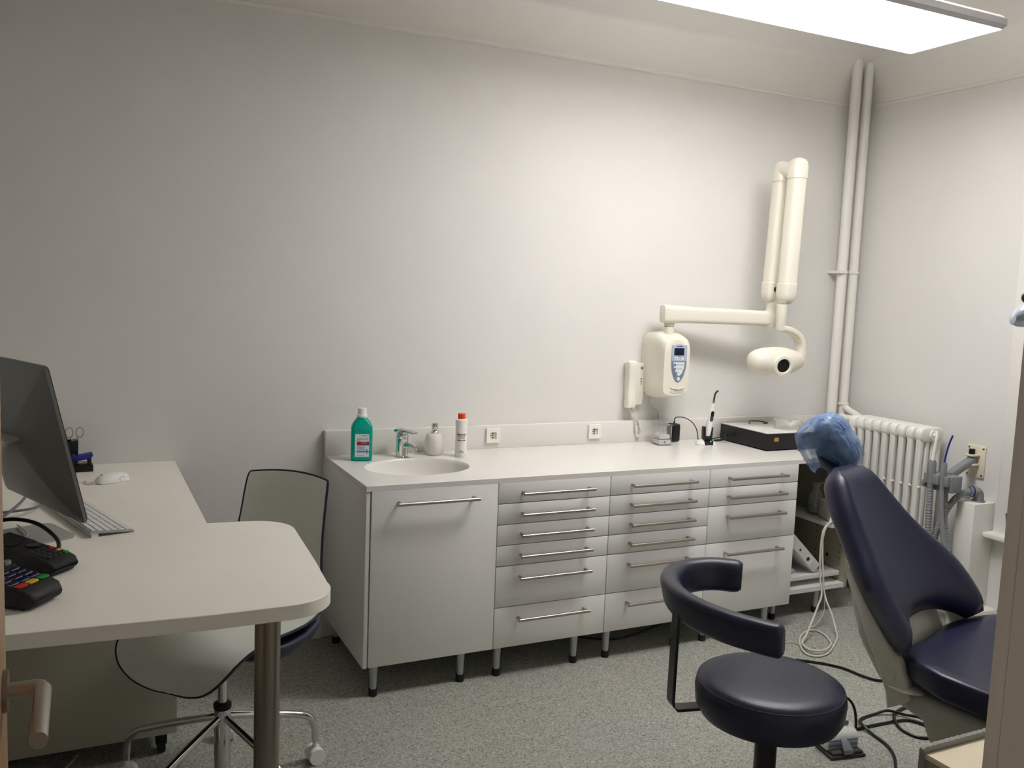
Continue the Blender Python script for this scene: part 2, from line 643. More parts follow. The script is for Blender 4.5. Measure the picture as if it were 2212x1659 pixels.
# ================================================================== CEILING LIGHT
PX0, PX1, PY0, PY1, PZ = 0.408, 1.662, -0.798, -0.368, 2.518
lp = thing('ceiling_light', 'glowing rectangular light panel with pale rounded frame hanging below ceiling', 'ceiling light', ((PX0 + PX1) / 2, (PY0 + PY1) / 2, PZ))
b = MB()
outer = rrect((PX1 - PX0) / 2, (PY1 - PY0) / 2, 0.02, 4)
inner = rrect((PX1 - PX0) / 2 - 0.016, (PY1 - PY0) / 2 - 0.016, 0.008, 4)
o2 = rrect((PX1 - PX0) / 2 - 0.012, (PY1 - PY0) / 2 - 0.012, 0.02, 4)
rs = [[(x, y, 0.012) for x, y in inner], [(x, y, 0.0) for x, y in inner], [(x, y, -0.001) for x, y in o2], [(x, y, 0.012) for x, y in outer],
      [(x, y, 0.034) for x, y in outer], [(x, y, 0.046) for x, y in o2], [(x * 0.95, y * 0.88, 0.05) for x, y in o2]]
b.rings(rs, cap=False)
b.build('frame', 'lamp_frame', lp)
MB().prism([(x * 0.95, y * 0.88) for x, y in o2], 0.044, 0.0502, 'z').build('added_top_glow', 'added_uplight', lp)  # glowing top added to brighten the ceiling, not a known part of the fitting
MB().prism(inner, 0.004, 0.012, 'z').build('diffuser', 'diffuser', lp)
for sx in (-0.45, 0.45):
    MB().cyl((sx, 0, 0.05), (sx, 0, ZCEIL - PZ), 0.002, n=6).build('suspension_cable', 'steel', lp)
MB().box((-0.12, -0.04, ZCEIL - PZ - 0.035), (0.12, 0.04, ZCEIL - PZ), 0.006).build('ceiling_box', 'lamp_frame', lp)

# ================================================================== CABINETS
UX = [-0.4240, 0.0800, 0.5840, 1.0880, 1.5920]
H1, ZB = 0.0827, 0.1178
ZT = ZB + 8 * H1
ZC = 0.798


def handle(parent, xc, z, n='handle'):
    b = MB()
    yb = -0.036
    b.cyl((xc - 0.16, yb, z), (xc + 0.16, yb, z), 0.0068, n=12)
    for s in (-1, 1):
        b.cyl((xc + s * 0.148, 0.0, z), (xc + s * 0.148, yb, z), 0.0058, n=10)
    return b.build(n, 'steel', parent, world=True)


def cab_leg(parent, x, y):
    b = MB()
    b.cyl((x, y, 0.026), (x, y, ZB), 0.0125, 0.0165, n=14)
    lg = b.build('leg', 'leg_grey', parent, world=True)
    MB().lathe([(0.015, 0.0), (0.0165, 0.003), (0.0158, 0.028), (0.0, 0.028)], (x, y, 0)).build('rubber_foot', 'rubber', lg, world=True)
    return lg


def cab_unit(k, name, label, mods):
    x0, x1 = UX[k] + 0.001, UX[k + 1] - 0.001
    t = thing(name, label, 'cabinet', ((x0 + x1) / 2, 0.3, 0), group='white cabinets under the worktop')
    b = MB()
    y0, y1 = 0.021, 0.62
    b.box((x0, y0, ZB), (x0 + 0.016, y1, ZC - 0.0205))
    b.box((x1 - 0.016, y0, ZB), (x1, y1, ZC - 0.0205))
    b.box((x0 + 0.016, y0, ZB), (x1 - 0.016, y1, ZB + 0.016))
    b.box((x0 + 0.016, y1 - 0.008, ZB + 0.016), (x1 - 0.016, y1, ZC - 0.0205))
    b.box((x0 + 0.016, y0, ZT - 0.02), (x1 - 0.016, y0 + 0.02, ZC - 0.0205))
    b.build('carcass', 'laminate', t, world=True)
    zt = ZT + 0.004
    top = ZT
    for i, m in enumerate(mods):
        zb = top - m * H1
        up = zt if i == 0 else top
        nm = 'door' if m == 8 else 'drawer'
        d = MB().box((x0 + 0.0005, 0.0, zb + 0.0014), (x1 - 0.0005, 0.0195, up - 0.0014), 0.0022).build(nm, 'laminate', t, world=True)
        handle(d, (x0 + x1) / 2, (top - (0.50 if m == 1 else 0.57) * H1))
        top = zb
    for dx in (0.031, 0.380):
        for y in (0.028, 0.56):
            cab_leg(t, UX[k] + dx, y)
    return t


cab_unit(0, 'sink_cabinet', 'white sink cabinet with one tall door under the oval basin', [8])
cab_unit(1, 'drawer_cabinet', 'white six-drawer cabinet directly right of the sink cabinet', [1, 1, 1, 1, 2, 2])
cab_unit(2, 'drawer_cabinet', 'white six-drawer cabinet partly hidden behind the stool backrest', [1, 1, 1, 1, 2, 2])
cab_unit(3, 'drawer_cabinet', 'white four-drawer cabinet beside the open shelf unit', [1, 1, 2, 4])
ep = MB().box((-0.4417, 0.004, ZB), (-0.4255, YW - 0.003, ZC - 0.0195), 0.0015).build('end_panel', 'laminate')
tag(ep, 'white end panel closing the left side of the sink cabinet', 'panel')

# open shelf unit
SX0, SX1, SY = 1.5935, 2.055, 0.10
t = thing('open_shelf_unit', 'open white shelf unit between the drawer cabinets and radiator', 'shelf unit', ((SX0 + SX1) / 2, 0.35, 0))
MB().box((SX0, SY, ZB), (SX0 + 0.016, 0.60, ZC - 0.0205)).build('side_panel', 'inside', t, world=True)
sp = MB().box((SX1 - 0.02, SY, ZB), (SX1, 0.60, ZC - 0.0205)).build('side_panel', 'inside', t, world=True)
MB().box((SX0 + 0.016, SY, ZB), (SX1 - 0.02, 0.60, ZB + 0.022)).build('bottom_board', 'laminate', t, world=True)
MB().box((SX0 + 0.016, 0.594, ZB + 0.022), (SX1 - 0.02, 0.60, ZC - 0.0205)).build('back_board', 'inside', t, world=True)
MB().box((SX0 + 0.018, SY + 0.03, 0.170), (SX1 - 0.022, 0.59, 0.192), 0.002).build('shelf', 'laminate', t, world=True)
MB().box((1.905, SY - 0.02, 0.431), (SX1 - 0.0205, 0.592, 0.450), 0.001).build('shelf', 'laminate', t, world=True)
for y in (0.14, 0.30):
    for k in range(6):
        z = 0.22 + 0.032 * k
        MB().cyl((SX1 - 0.0205, y, z), (SX1 - 0.0196, y, z), 0.0035, n=8).build('pin_hole', 'black', t, world=True)
MB().cyl((SX1 - 0.0206, 0.22, 0.25), (SX1 - 0.0196, 0.22, 0.25), 0.008, n=10).build('pin_hole', 'black', t, world=True)
for x, y in ((1.612, 0.13), (1.885, 0.13), (1.612, 0.55), (2.03, 0.55)):
    cab_leg(t, x, y)

# worktop with integrated oval basin and upstand
wt = thing('worktop', 'long white worktop with oval integrated washbasin and low upstand', 'worktop', (0.6, 0.3, ZC - 0.019))
bx, by, ba, bb_ = -0.142, 0.300, 0.216, 0.166
X0, X1 = -0.4417, 0.20
zt_, zb_ = ZC, ZC - 0.0187
angs = [2 * PI * i / 56 for i in range(56)]
for cx_, cy_ in ((X0, 0.0), (X1, 0.0), (X1, YW), (X0, YW)):
    angs.append(math.atan2(cy_ - by, cx_ - bx) % (2 * PI))
angs = sorted(set(round(a, 6) for a in angs))


def rect_hit(a):
    c, s = math.cos(a), math.sin(a)
    ts = []
    if c > 1e-9: ts.append((X1 - bx) / c)
    if c < -1e-9: ts.append((X0 - bx) / c)
    if s > 1e-9: ts.append((YW - 0.001 - by) / s)
    if s < -1e-9: ts.append((0.0 - by) / s)
    k = min(ts)
    return (bx + c * k, by + s * k)


def ell_hit(a, sa=1.0):
    c, s = math.cos(a), math.sin(a)
    k = 1.0 / math.sqrt((c / ba) ** 2 + (s / bb_) ** 2)
    return (bx + c * k * sa, by + s * k * sa)


b = MB()
R0 = [(*rect_hit(a), zb_) for a in angs]
R1 = [(*rect_hit(a), zt_) for a in angs]
E0 = [(*ell_hit(a, 1.0), zt_) for a in angs]
rs = [R0, R1, E0]
for sa, dz in ((0.985, 0.003), (0.965, 0.012), (0.93, 0.035), (0.86, 0.066), (0.72, 0.092), (0.5, 0.106), (0.25, 0.112), (0.09, 0.114)):
    rs.append([(*ell_hit(a, sa), zt_ - dz) for a in angs])
b.rings(rs, cap=False)
f = [(X1, 0.0), (1.98, 0.0), (2.055, 0.09), (2.27, 0.40), (2.27, YW - 0.001), (X1, YW - 0.001)]
b.prism(f, zb_, zt_, 'z')
b.build('top', 'worktop', wt, world=True, recalc=False, angle=40)
MB().box((X0, YW - 0.04, ZC), (2.27, YW - 0.0005, 0.903), 0.0025).build('upstand', 'worktop', wt, world=True)
MB().lathe([(0.0, -0.1135), (0.019, -0.1135), (0.021, -0.1118), (0.018, -0.1108), (0.0, -0.1108)], (bx, by, ZC)).build('basin_drain', 'chrome', wt, world=True)

# ================================================================== WALL SOCKETS


def socket(x, label):
    yb = YW - 0.0405
    t = thing('wall_socket', label, 'socket', (x, yb, 0.858), group='sockets along the worktop upstand')
    w = 0.034
    b = MB()
    o = rrect(w, w, 0.004, 3)
    n = len(o)
    c = [(0.0205 * math.cos(math.atan2(q, p)), 0.0205 * math.sin(math.atan2(q, p))) for p, q in o]
    rs = [[(p, 0.0, q) for p, q in o], [(p, -0.009, q) for p, q in o], [(p * 0.95, -0.011, q * 0.95) for p, q in o], [(p, -0.011, q) for p, q in c],
          [(p, -0.002, q) for p, q in c]]
    b.rings(rs)
    b.build('plate', 'white_plastic', t)
    MB().lathe([(.0, .0), (.0200, .0), (.0200, .0006), (.0, .0006)], (0, -.0022, 0), axis=(0, -1, 0)).build('recess_shade', 'plate', t)  # darker ivory disc paints the shade inside the round recess
    for k, (dx, dz) in enumerate(((0.0, 0.0095), (0.0, -0.0095))):
        MB().cyl((dx, -0.0015, dz), (dx, -0.0042, dz), 0.0034, n=10).build('contact_hole', 'black', t)
    MB().cyl((0.0, -0.0015, 0.0), (0.0, -0.0042, 0.0), 0.0028, n=10).build('contact_hole', 'black', t)
    MB().cyl((-0.011, -0.0015, 0.0), (-0.011, -0.012, 0.0), 0.0026, n=10).build('earth_pin', 'steel', t)
    return t


socket(0.322, 'white wall socket just right of the orange-capped bottle')
socket(0.857, 'white wall socket halfway along, left of the coiled phone cord')
socket(1.292, 'white wall socket with a black adapter plugged in')

# ================================================================== THINGS ON THE WORKTOP
# green disinfectant bottle
t = thing('disinfectant_bottle', 'green bottle of hand disinfectant gel with white cap', 'bottle', (-0.322, 0.485, ZC), -0.22)
b = MB()
rs = []
for z, hx, hy, r in ((0, .038, .026, .012), (.003, .042, .030, .013), (.012, .0435, .031, .013), (.06, .043, .0305, .012), (.128, .0435, .031, .012),
                     (.140, .043, .0305, .013), (.156, .036, .026, .014), (.168, .027, .022, .016), (.174, .022, .019, .016), (.178, .0185, .0185, .0175), (.186, .0170, .0170, .0168)):
    rs.append([(x, y, z) for x, y in rrect(hx, hy, r, 5)])
b.rings(rs)
b.build('body', 'green_gel', t)
MB().lathe([(.0, .178), (.0205, .178), (.0215, .180), (.0215, .188), (.020, .190), (.0, .190)]).build('collar', 'white_plastic', t)
MB().lathe([(.0, .190), (.0185, .190), (.0178, .212), (.0168, .215), (.0, .216)]).build('cap', 'white_plastic', t)
MB().box((-.0285, -.0322, .018), (.0285, -.0314, .112), 0.0).build('front_label', 'label', t)
yl = -.0324
MB().box((-.021, yl - .0003, .066), (.0285, yl, .081)).build('red_band', 'red_ink', t)
MB().prism([(.006, .066), (.012, .071), (.026, .074), (.022, .068), (.014, .066)], yl - .0006, yl - .0003, 'y').build('blue_swoosh', 'blue_ink', t)
MB().box((-.022, yl - .0003, .038), (.015, yl, .0415)).build('blue_rule', 'blue_ink', t)
b = MB()
b.box((.018, yl - .0003, .031), (.0215, yl, .050))
b.box((.0215, yl - .0003, .0385), (.0285, yl, .0415))
b.build('blue_cross', 'blue_ink', t)
for k in range(6):
    MB().box((-.020, yl - .0003, .046 + .003 * k), (.014 - .003 * (k % 3), yl, .0472 + .003 * k)).build('small_print', 'sky_ink', t)
text('desderman\u00ae', .0085, 'red_ink', t, T((-.021, yl, .090)))
print_marks([4, 3], -.0135, .0845, .0021, .003, 'ink_grey', t, yl)
text('sch\u00fclke -+', .0065, 'blue_ink', t, T((.000, yl, .104)))
print_marks([4, 2, 6], -.006, .024, .0021, .003, 'ink_grey', t, yl)
print_marks([3, 6], .008, .075, .0022, .003, 'label', t, yl - .0003)

# mixer tap
t = thing('mixer_tap', 'chrome single-lever mixer tap behind the oval basin', 'tap', (-0.137, 0.515, ZC), 0.62)
b = MB()
b.lathe([(.0, .0), (.0265, .0), (.0285, .003), (.0262, .006), (.0262, .078), (.0, .078)])
b.build('body', 'chrome', t)
b = MB()
rs = []
for u in range(9):
    a = u / 8
    y = -.005 - .068 * a
    zc_ = .050 + .012 * math.sin(a * 2.2) - .018 * a
    hx, hz = .017 - .003 * a, .013 - .002 * a
    rs.append([(x, y, zc_ + z) for x, z in rrect(hx, hz, .008, 4)])
b.rings(rs)
b.build('spout', 'chrome', t)
MB().cyl((0, -.062, .044), (0, -.062, .028), .0120, n=18).build('aerator', 'chrome', t)
MB().lathe([(.0, .078), (.0250, .078), (.0262, .082), (.0262, .108), (.023, .114), (.0, .115)]).build('cartridge_cap', 'chrome', t)
b = MB()
rs = []
for u in range(8):
    a = u / 7
    y = .026 - .092 * a
    z0 = .112 + .006 * a - .012 * a * a
    hx = .024 - .006 * a
    rs.append([(x, y, z0 + z) for x, z in rrect(hx, .0065 - .0035 * a, .0028, 3)])
b.rings(rs)
b.build('lever', 'chrome', t)

# soap dispenser
t = thing('soap_dispenser', 'white rounded soap dispenser with chrome pump', 'soap dispenser', (0.013, 0.525, ZC))
MB().lathe([(.0, .0), (.030, .0), (.034, .004), (.0415, .022), (.0438, .042), (.0415, .066), (.035, .088), (.031, .092), (.0, .0925)], n=36).build('body', 'white_matt', t)
MB().lathe([(.0, .092), (.0175, .092), (.0178, .100), (.0150, .104), (.010, .1045), (.0095, .112), (.0, .112)]).build('collar', 'chrome', t)
b = MB()
b.lathe([(.0, .110), (.0125, .110), (.0145, .114), (.0150, .132), (.0135, .137), (.0, .138)])
b.cyl((0, 0, .126), (.006, -.028, .124), .0042, .0034, n=12)
b.build('pump_head', 'chrome', t)

# white soap bottle with orange cap
t = thing('antiseptic_bottle', 'tall white bottle with orange-red flip cap', 'bottle', (0.107, 0.455, ZC), -0.3)
prof = [(.0, .0), (.0235, .0), (.0255, .003), (.0255, .03), (.0243, .08), (.0240, .10), (.0250, .135), (.0262, .155), (.0255, .160), (.017, .1625), (.015, .166), (.0, .166)]
MB().lathe(prof, n=36).build('body', 'white_plastic', t)
b = MB()
b.lathe([(.0, .164), (.0160, .164), (.0168, .166), (.0168, .184), (.0150, .187), (.0, .1875)])
b.box((-.007, -.0195, .180), (.007, -.012, .186), .001)
b.build('cap', 'orange', t)
text('Aptivon', .0135, 'navy_ink', t, T((0, 0, .095)), align='CENTER', wrap=.0250)
print_marks([3, 9, 2], 0, .0880, .0021, .0034, 'orange_ink', t, wrap=.0250)
print_marks([8, 1, 4], 0, .0825, .0021, .0034, 'orange_ink', t, wrap=.0250)
print_marks([11, 8], 0, .0720, .0019, .0036, 'navy_ink', t, wrap=.0251)
print_marks([6], 0, .0190, .0014, .0022, 'orange_ink', t, wrap=.0258)
b = MB()
for k in range(7):
    a = (k - 3) * .12
    b.ell((math.sin(a) * .0257, -math.cos(a) * .0257, .025 + .003 * math.cos((k - 3) * .9)), (.0022, .0008, .0014), 8, 6)
b.build('emblem', 'navy_ink', t)

# clear plastic box
t = thing('acrylic_box', 'small clear plastic dispenser box with angled lid', 'box', (1.188, 0.510, ZC), -0.12)
b = MB()
b.box((-.034, -.034, .0), (.034, .034, .003))
b.box((-.034, -.034, .003), (-.0315, .034, .095))
b.box((.0315, -.034, .003), (.034, .034, .095))
b.box((-.0315, .0315, .003), (.0315, .034, .095))
b.box((-.0315, -.034, .003), (.0315, -.0315, .030))
b.box((-.0315, -.034, .034), (.0315, -.0315, .095))
b.build('case', 'clear', t)
MB().box((-.038, -.038, .095), (.038, .036, .100), .001).build('lid', 'clear', t)
MB().prism([(-.028, .032), (.028, .032), (.028, .050), (-.012, .058), (-.028, .046)], -.028, .028, 'y').build('contents', 'white_plastic', t)
MB().box((-.002, -.0362, .012), (.002, -.034, .022)).build('catch', 'ink_grey', t)
MB().box((-.031, -.031, .0035), (.031, .031, .027)).build('tray', 'white_plastic', t)

# curing lamp on charging stand
t = thing('curing_lamp', 'white and black curing lamp standing in its charging base', 'curing lamp', (1.412, 0.455, ZC), -0.25)
MB().lathe([(.0, .0), (.052, .0), (.053, .004), (.049, .012), (.036, .022), (.020, .028), (.0, .030)], n=36, sy=.85).build('base', 'white_plastic', t)
b = MB()
b.prism([(-.020, .006), (.020, .006), (.0215, .04), (.023, .088), (.017, .092), (.014, .045), (-.014, .045), (-.017, .092), (-.023, .088), (-.0215, .04)], -.030, .006, 'y', .002)
b.box((-.021, -.0455, .003), (.021, -.026, .026), .002)
b.build('cradle', 'black', t)
MB().cyl((.006, -.0450, .022), (.006, -.0475, .022), .0028, n=10).build('indicator_light', 'led_green', t)
MB().box((-.014, -.0462, .009), (.012, -.0455, .012)).build('lettering_bar', 'blue_ink', t)
tilt = T((0, -.012, .030)) @ RY(math.radians(5.5)) @ RX(math.radians(4))
b = MB()
b.lathe([(.0, .0), (.010, .0), (.0135, .006), (.0150, .04), (.0150, .085), (.0140, .120), (.0115, .150), (.0075, .176), (.006, .182), (.0, .183)], n=24)
bmesh.ops.transform(b.bm, matrix=tilt, verts=b.bm.verts)
b.build('handpiece', 'white_plastic', t)
b = MB()
b.prism([(x, z + .116) for x, z in rrect(.0075, .026, .0072, 5)], -.0165, -.006, 'y', .001)
bmesh.ops.transform(b.bm, matrix=tilt, verts=b.bm.verts)
kp = b.build('button_panel', 'black', t)
for z in (.100, .112):
    b = MB()
    b.cyl((0, -.016, z), (0, -.0178, z), .0036, n=10)
    bmesh.ops.transform(b.bm, matrix=tilt, verts=b.bm.verts)
    b.build('button', 'ink_grey', kp)
b = MB()
b.lathe([(.0, .180), (.0068, .180), (.0068, .192), (.0, .192)], n=18)
bmesh.ops.transform(b.bm, matrix=tilt, verts=b.bm.verts)
b.build('tip_collar', 'chrome', t)
b = MB()
b.tube([(0, 0, .190), (0, 0, .212), (.0, -.003, .228), (.002, -.012, .240), (.003, -.020, .244)], .0045, n=12, smooth=5)
bmesh.ops.transform(b.bm, matrix=tilt, verts=b.bm.verts)
b.build('light_guide', 'darkgrey', t)

# plug-in adapter with cable
t = thing('power_adapter', 'black plug-in power adapter in the socket by the curing lamp', 'power adapter', (1.292, YW - 0.052, 0.842))
MB().box((-.022, -.055, -.040), (.026, -.002, .048), .009, 3).build('adapter_body', 'black', t)
MB().cyl((0, .0, .016), (0, .008, .016), .0185, n=20).build('plug', 'black', t)
b = MB()
b.cyl((.002, -.030, .046), (.002, -.030, .058), .005, .0035, n=10)
b.tube([(.002, -.030, .055), (.004, -.030, .072), (.018, -.032, .080), (.050, -.040, .078), (.085, -.055, .060), (.105, -.070, .030), (.115, -.075, -.005), (.118, -.078, -.037)], .0024, n=8, smooth=6)
b.build('cable', 'black', t)

# black equipment box with grey lid
t = thing('equipment_box', 'flat black equipment box with grey top at the right of the worktop', 'device', (1.80, 0.40, ZC), 0.0)
BBX0, BBX1, BBY0, BBY1 = 1.585, 2.005, 0.215, 0.560
b = MB()
b.box((BBX0, BBY0, ZC + .006), (BBX1, BBY1, ZC + .083), .0015)
b.build('case', 'black_matte', t, world=True)
MB().box((BBX0 + .004, BBY0 + .004, ZC + .083), (BBX1 - .004, BBY1 - .004, ZC + .0855)).build('top_sheet', 'dust_grey', t, world=True)
MB().box((BBX0 + .045, BBY0 - .0012, ZC + .046), (BBX0 + .072, BBY0 + .0002, ZC + .064)).build('name_plate', 'gold', t, world=True)
print_marks([2, 3], BBX0 + .0585, ZC + .052, .0036, .006, 'shade_brown', t, BBY0 - .0013, world=True)
for x in (BBX0 + .03, BBX1 - .03):
    for y in (BBY0 + .03, BBY1 - .03):
        MB().cyl((x, y, ZC), (x, y, ZC + .0065), .011, n=12).build('foot', 'rubber', t, world=True)
b = MB()
b.tube([(1.587, .50, ZC + .03), (1.56, .49, ZC + .04), (1.545, .46, ZC + .025), (1.53, .50, ZC + .006), (1.52, .555, ZC + .004), (1.60, .585, ZC + .006)], .003, n=8, smooth=6)
b.tube([(1.587, .46, ZC + .045), (1.565, .45, ZC + .05), (1.55, .48, ZC + .02), (1.49, .52, ZC + .005), (1.45, .50, ZC + .006)], .0025, n=8, smooth=6)
b.tube([(1.72, .50, ZC + .088), (1.76, .545, ZC + .0935), (1.82, .54, ZC + .091), (1.84, .50, ZC + .088), (1.80, .485, ZC + .088)], .0026, n=8, smooth=6)
b.build('cables', 'black', t, world=True)

# safety goggles on the box
t = thing('safety_goggles', 'clear plastic safety goggles lying on the black equipment box', 'goggles', (1.80, 0.31, ZC + .0857), -0.45)
b = MB()


def gog(u, v):
    a = (u - .5) * 2.0
    z = .002 + .050 * v
    bul = .016 * math.sin(v * PI)
    x = a * .068
    y = -.030 + .050 * abs(a) ** 2.2 - bul * (1 - .4 * abs(a))
    z -= .012 * math.exp(-(a / .16) ** 2) * v
    return Vector((x, y, z))


b.grid(gog, 28, 8)
b.build('lens', 'goggles', t)
b = MB()
b.tube([gog(i / 20, 1.0) for i in range(21)], .0018, n=6)
b.tube([gog(i / 20, 0.0) for i in range(21)], .0018, n=6)
b.build('rim', 'goggles', t)
for s in (-1, 1):
    b = MB()
    b.prism([(-.012, .006), (.075, .022), (.075, .030), (.02, .040), (-.012, .046)], s * .067, s * .0685, 'x')
    b.build('side_shield', 'goggles', t)

# ================================================================== X-RAY UNIT ON THE WALL
t = thing('xray_unit', 'cream wall-mounted dental x-ray unit with folding arm and tube head', 'x-ray unit', (1.215, YW, 1.03))
b = MB()
rs = []
NS = 44


def xring(y, x0, x1, z0, z1, pw, pinch, arch):
    out = []
    cx_, cz_ = (x0 + x1) / 2, (z0 + z1) / 2
    for i in range(NS):
        a = 2 * PI * i / NS
        c, s = math.cos(a), math.sin(a)
        k = (abs(c) ** pw + abs(s) ** pw) ** (-1 / pw)
        px_, pz_ = c * k, s * k
        x = cx_ + px_ * (x1 - x0) / 2
        z = cz_ + pz_ * (z1 - z0) / 2
        x -= (1 if px_ > 0 else -1) * pinch * max(0, 1 - (pz_ / .85) ** 2) * min(1, abs(px_) * 1.5)
        z += arch * (1 - px_ ** 2) * (1 if pz_ > 0 else -.7) * min(1, abs(pz_) * 1.3)
        out.append((x, y, z))
    return out


for y, x0, x1, z0, z1, pw, pin, ar in ((YW - .001, 1.132, 1.312, 1.03, 1.335, 7, 0, .004), (YW - .05, 1.128, 1.314, 1.025, 1.340, 6, 0, .006), (YW - .085, 1.126, 1.312, 1.026, 1.340, 6, .000, .008),
                                      (YW - .105, 1.130, 1.308, 1.030, 1.334, 7, .016, .010), (YW - .150, 1.134, 1.298, 1.040, 1.318, 9, .012, .012), (YW - .172, 1.137, 1.293, 1.046, 1.308, 10, .004, .012),
                                      (YW - .182, 1.142, 1.288, 1.052, 1.300, 10, .0, .012)):
    rs.append(xring(y, x0, x1, z0, z1, pw, pin, ar))
b.rings(rs)
b.build('generator_housing', 'xray', t, world=True, angle=50)
YP = YW - .1825
kp = MB().prism([(1.188, 1.235), (1.225, 1.240), (1.262, 1.235), (1.262, 1.170), (1.259, 1.140), (1.250, 1.112), (1.238, 1.094), (1.225, 1.088), (1.212, 1.094), (1.200, 1.112), (1.191, 1.140), (1.188, 1.170)], YP - .003, YP, 'y', .0008).build('keypad', 'keypad', t, world=True)
MB().prism([(1.1885, 1.172), (1.2615, 1.172), (1.2585, 1.140), (1.2495, 1.112), (1.2375, 1.0945), (1.225, 1.0886), (1.2125, 1.0945), (1.2005, 1.112), (1.1915, 1.140)], YP - .0036, YP - .003, 'y').build('lower_field', 'keypad_dark', kp, world=True)
MB().prism([(1.198, 1.168), (1.252, 1.168), (1.250, 1.146), (1.240, 1.122), (1.228, 1.112), (1.216, 1.118), (1.206, 1.135), (1.200, 1.150)], YP - .0042, YP - .0036, 'y').build('button_field', 'keypad_light', kp, world=True)
MB().box((1.199, YP - .0042, 1.195), (1.247, YP - .003, 1.224), .0005).build('display', 'screen', kp, world=True)
for x, z, r in ((1.205, 1.157, .006), (1.205, 1.140, .006), (1.211, 1.124, .006)):
    MB().cyl((x, YP - .0042, z), (x, YP - .0055, z), r, n=14).build('button', 'keypad_dark', kp, world=True)
for z, n_ in ((1.158, 5), (1.142, 4), (1.126, 2)):
    for i in range(n_):
        x = 1.218 + i * .0068
        MB().box((x - .0022, YP - .005, z - .004), (x + .0022, YP - .0042, z + .004), .0006).build('button', 'ink_pale', kp, world=True)
MB().cyl((1.225, YP - .0036, 1.101), (1.225, YP - .0056, 1.101), .0075, n=16).build('button', 'keypad_light', kp, world=True)
MB().prism([(x + 1.214, z + 1.182) for x, z in rrect(.012, .0055, .005, 4)], YP - .0045, YP - .003, 'y').build('button', 'keypad_light', kp, world=True)
MB().prism([(x + 1.240, z + 1.182) for x, z in rrect(.006, .0055, .005, 4)], YP - .0045, YP - .003, 'y').build('button', 'keypad_light', kp, world=True)
for dx, s in ((-.005, 1), (.005, -1)):
    MB().prism([(1.214 + dx - .003, 1.182 - s * .0025), (1.214 + dx + .003, 1.182 - s * .0025), (1.214 + dx, 1.182 + s * .003)], YP - .005, YP - .0045, 'y').build('arrow_mark', 'black', kp, world=True)
MB().prism([(1.2105, 1.2275), (1.2155, 1.2275), (1.2130, 1.2340)], YP - .0035, YP - .003, 'y').build('logo_mark', 'navy_ink', kp, world=True)
print_marks([6], 1.228, 1.2285, .0038, .005, 'blue_ink', kp, YP - .0031, world=True)
print_marks([5], 1.224, 1.1885, .0026, .0036, 'navy_ink', kp, YP - .0031, world=True)
kp.scale = (1.2, 1.0, 1.2)
kp.location = (-.002, 0, .009)
MB().prism([(1.180, 1.0845), (1.225, 1.0790), (1.270, 1.0845), (1.258, 1.0755), (1.225, 1.0715), (1.192, 1.0755)], YP - .004, YP, 'y', .001).build('lower_ledge', 'xray', t, world=True)
for k, (z, w_) in enumerate(((1.067, .055), (1.060, .062), (1.053, .080))):
    MB().box((1.232 - w_ / 2, YP - .0004, z), (1.232 + w_ / 2, YP + .0004, z + .003)).build('warning_text', 'ink_pale', t, world=True)
MB().prism([(1.183, 1.056), (1.197, 1.056), (1.190, 1.070)], YP - .0005, YP + .0002, 'y').build('warning_sign', 'ink_pale', t, world=True)
# post and horizontal arm
PXp, PYp = 1.205, 0.525
MB().lathe([(.0, 1.320), (.0245, 1.320), (.0245, 1.372), (.0, 1.372)], (PXp, PYp, 0)).build('post', 'xray', t, world=True)
MB().lathe([(.0, 1.372), (.0225, 1.372), (.0225, 1.375), (.0, 1.375)], (PXp, PYp, 0)).build('post_joint', 'darkgrey', t, world=True)
b = MB()
b.lathe([(.0, 1.375), (.0245, 1.375), (.0245, 1.395), (.020, 1.408), (.0, 1.412)], (PXp, PYp, 0))
b.build('post_cap', 'xray', t, world=True)
ZA, A1 = 1.432, Vector((1.750, 0.420, 1.426))
A0 = Vector((1.165, 0.520, ZA))
d = (A1 - A0).normalized()
side = Vector((0, 0, 1)).cross(d).normalized()
upv = d.cross(side)
rs = []
L = (A1 - A0).length
for s_, hw, hh in ((-.012, .018, .028), (-.006, .030, .042), (.006, .034, .045), (.05, .033, .043), (.12, .030, .040), (L - .12, .028, .037), (L, .028, .036)):
    rs.append([A0 + d * s_ + side * p + upv * q for p, q in rrect(hw, hh, min(hw, hh) * .65, 5)])
MB().rings(rs).build('horizontal_arm', 'xray', t, world=True)
# elbow post carrying the scissor arm
RA, FA = Vector((1.738, 0.424, 0)), Vector((1.738, 0.315, 0))
MB().lathe([(.0, 1.385), (.026, 1.385), (.028, 1.39), (.028, 1.466), (.0, 1.466)], (RA.x, RA.y, 0)).build('elbow', 'xray', t, world=True)
MB().lathe([(.0, 1.466), (.0215, 1.466), (.0215, 1.535), (.0, 1.535)], (RA.x, RA.y, 0)).build('swivel_post', 'xray', t, world=True)


def arm_bar(P, z0, z1, hw, name, lean=0.0):
    """upright arm with rounded ends"""
    b = MB()
    rs = []
    for z, k in ((z0, .35), (z0 + .012, .75), (z0 + .03, .97), (z0 + .05, 1.05), (z0 + .098, 1.05), (z0 + .1, .97), (z1 - .1, .97), (z1 - .098, 1.05), (z1 - .04, 1.05), (z1 - .018, .9), (z1 - .005, .62), (z1, .35)):
        fx = lean * (z - z0)
        rs.append([(P.x + fx + x, P.y + y, z) for x, y in rrect(hw * k, hw * k, hw * k * .62, 4)])
    b.rings(rs)
    return b.build(name, 'xray', t, world=True, angle=50)


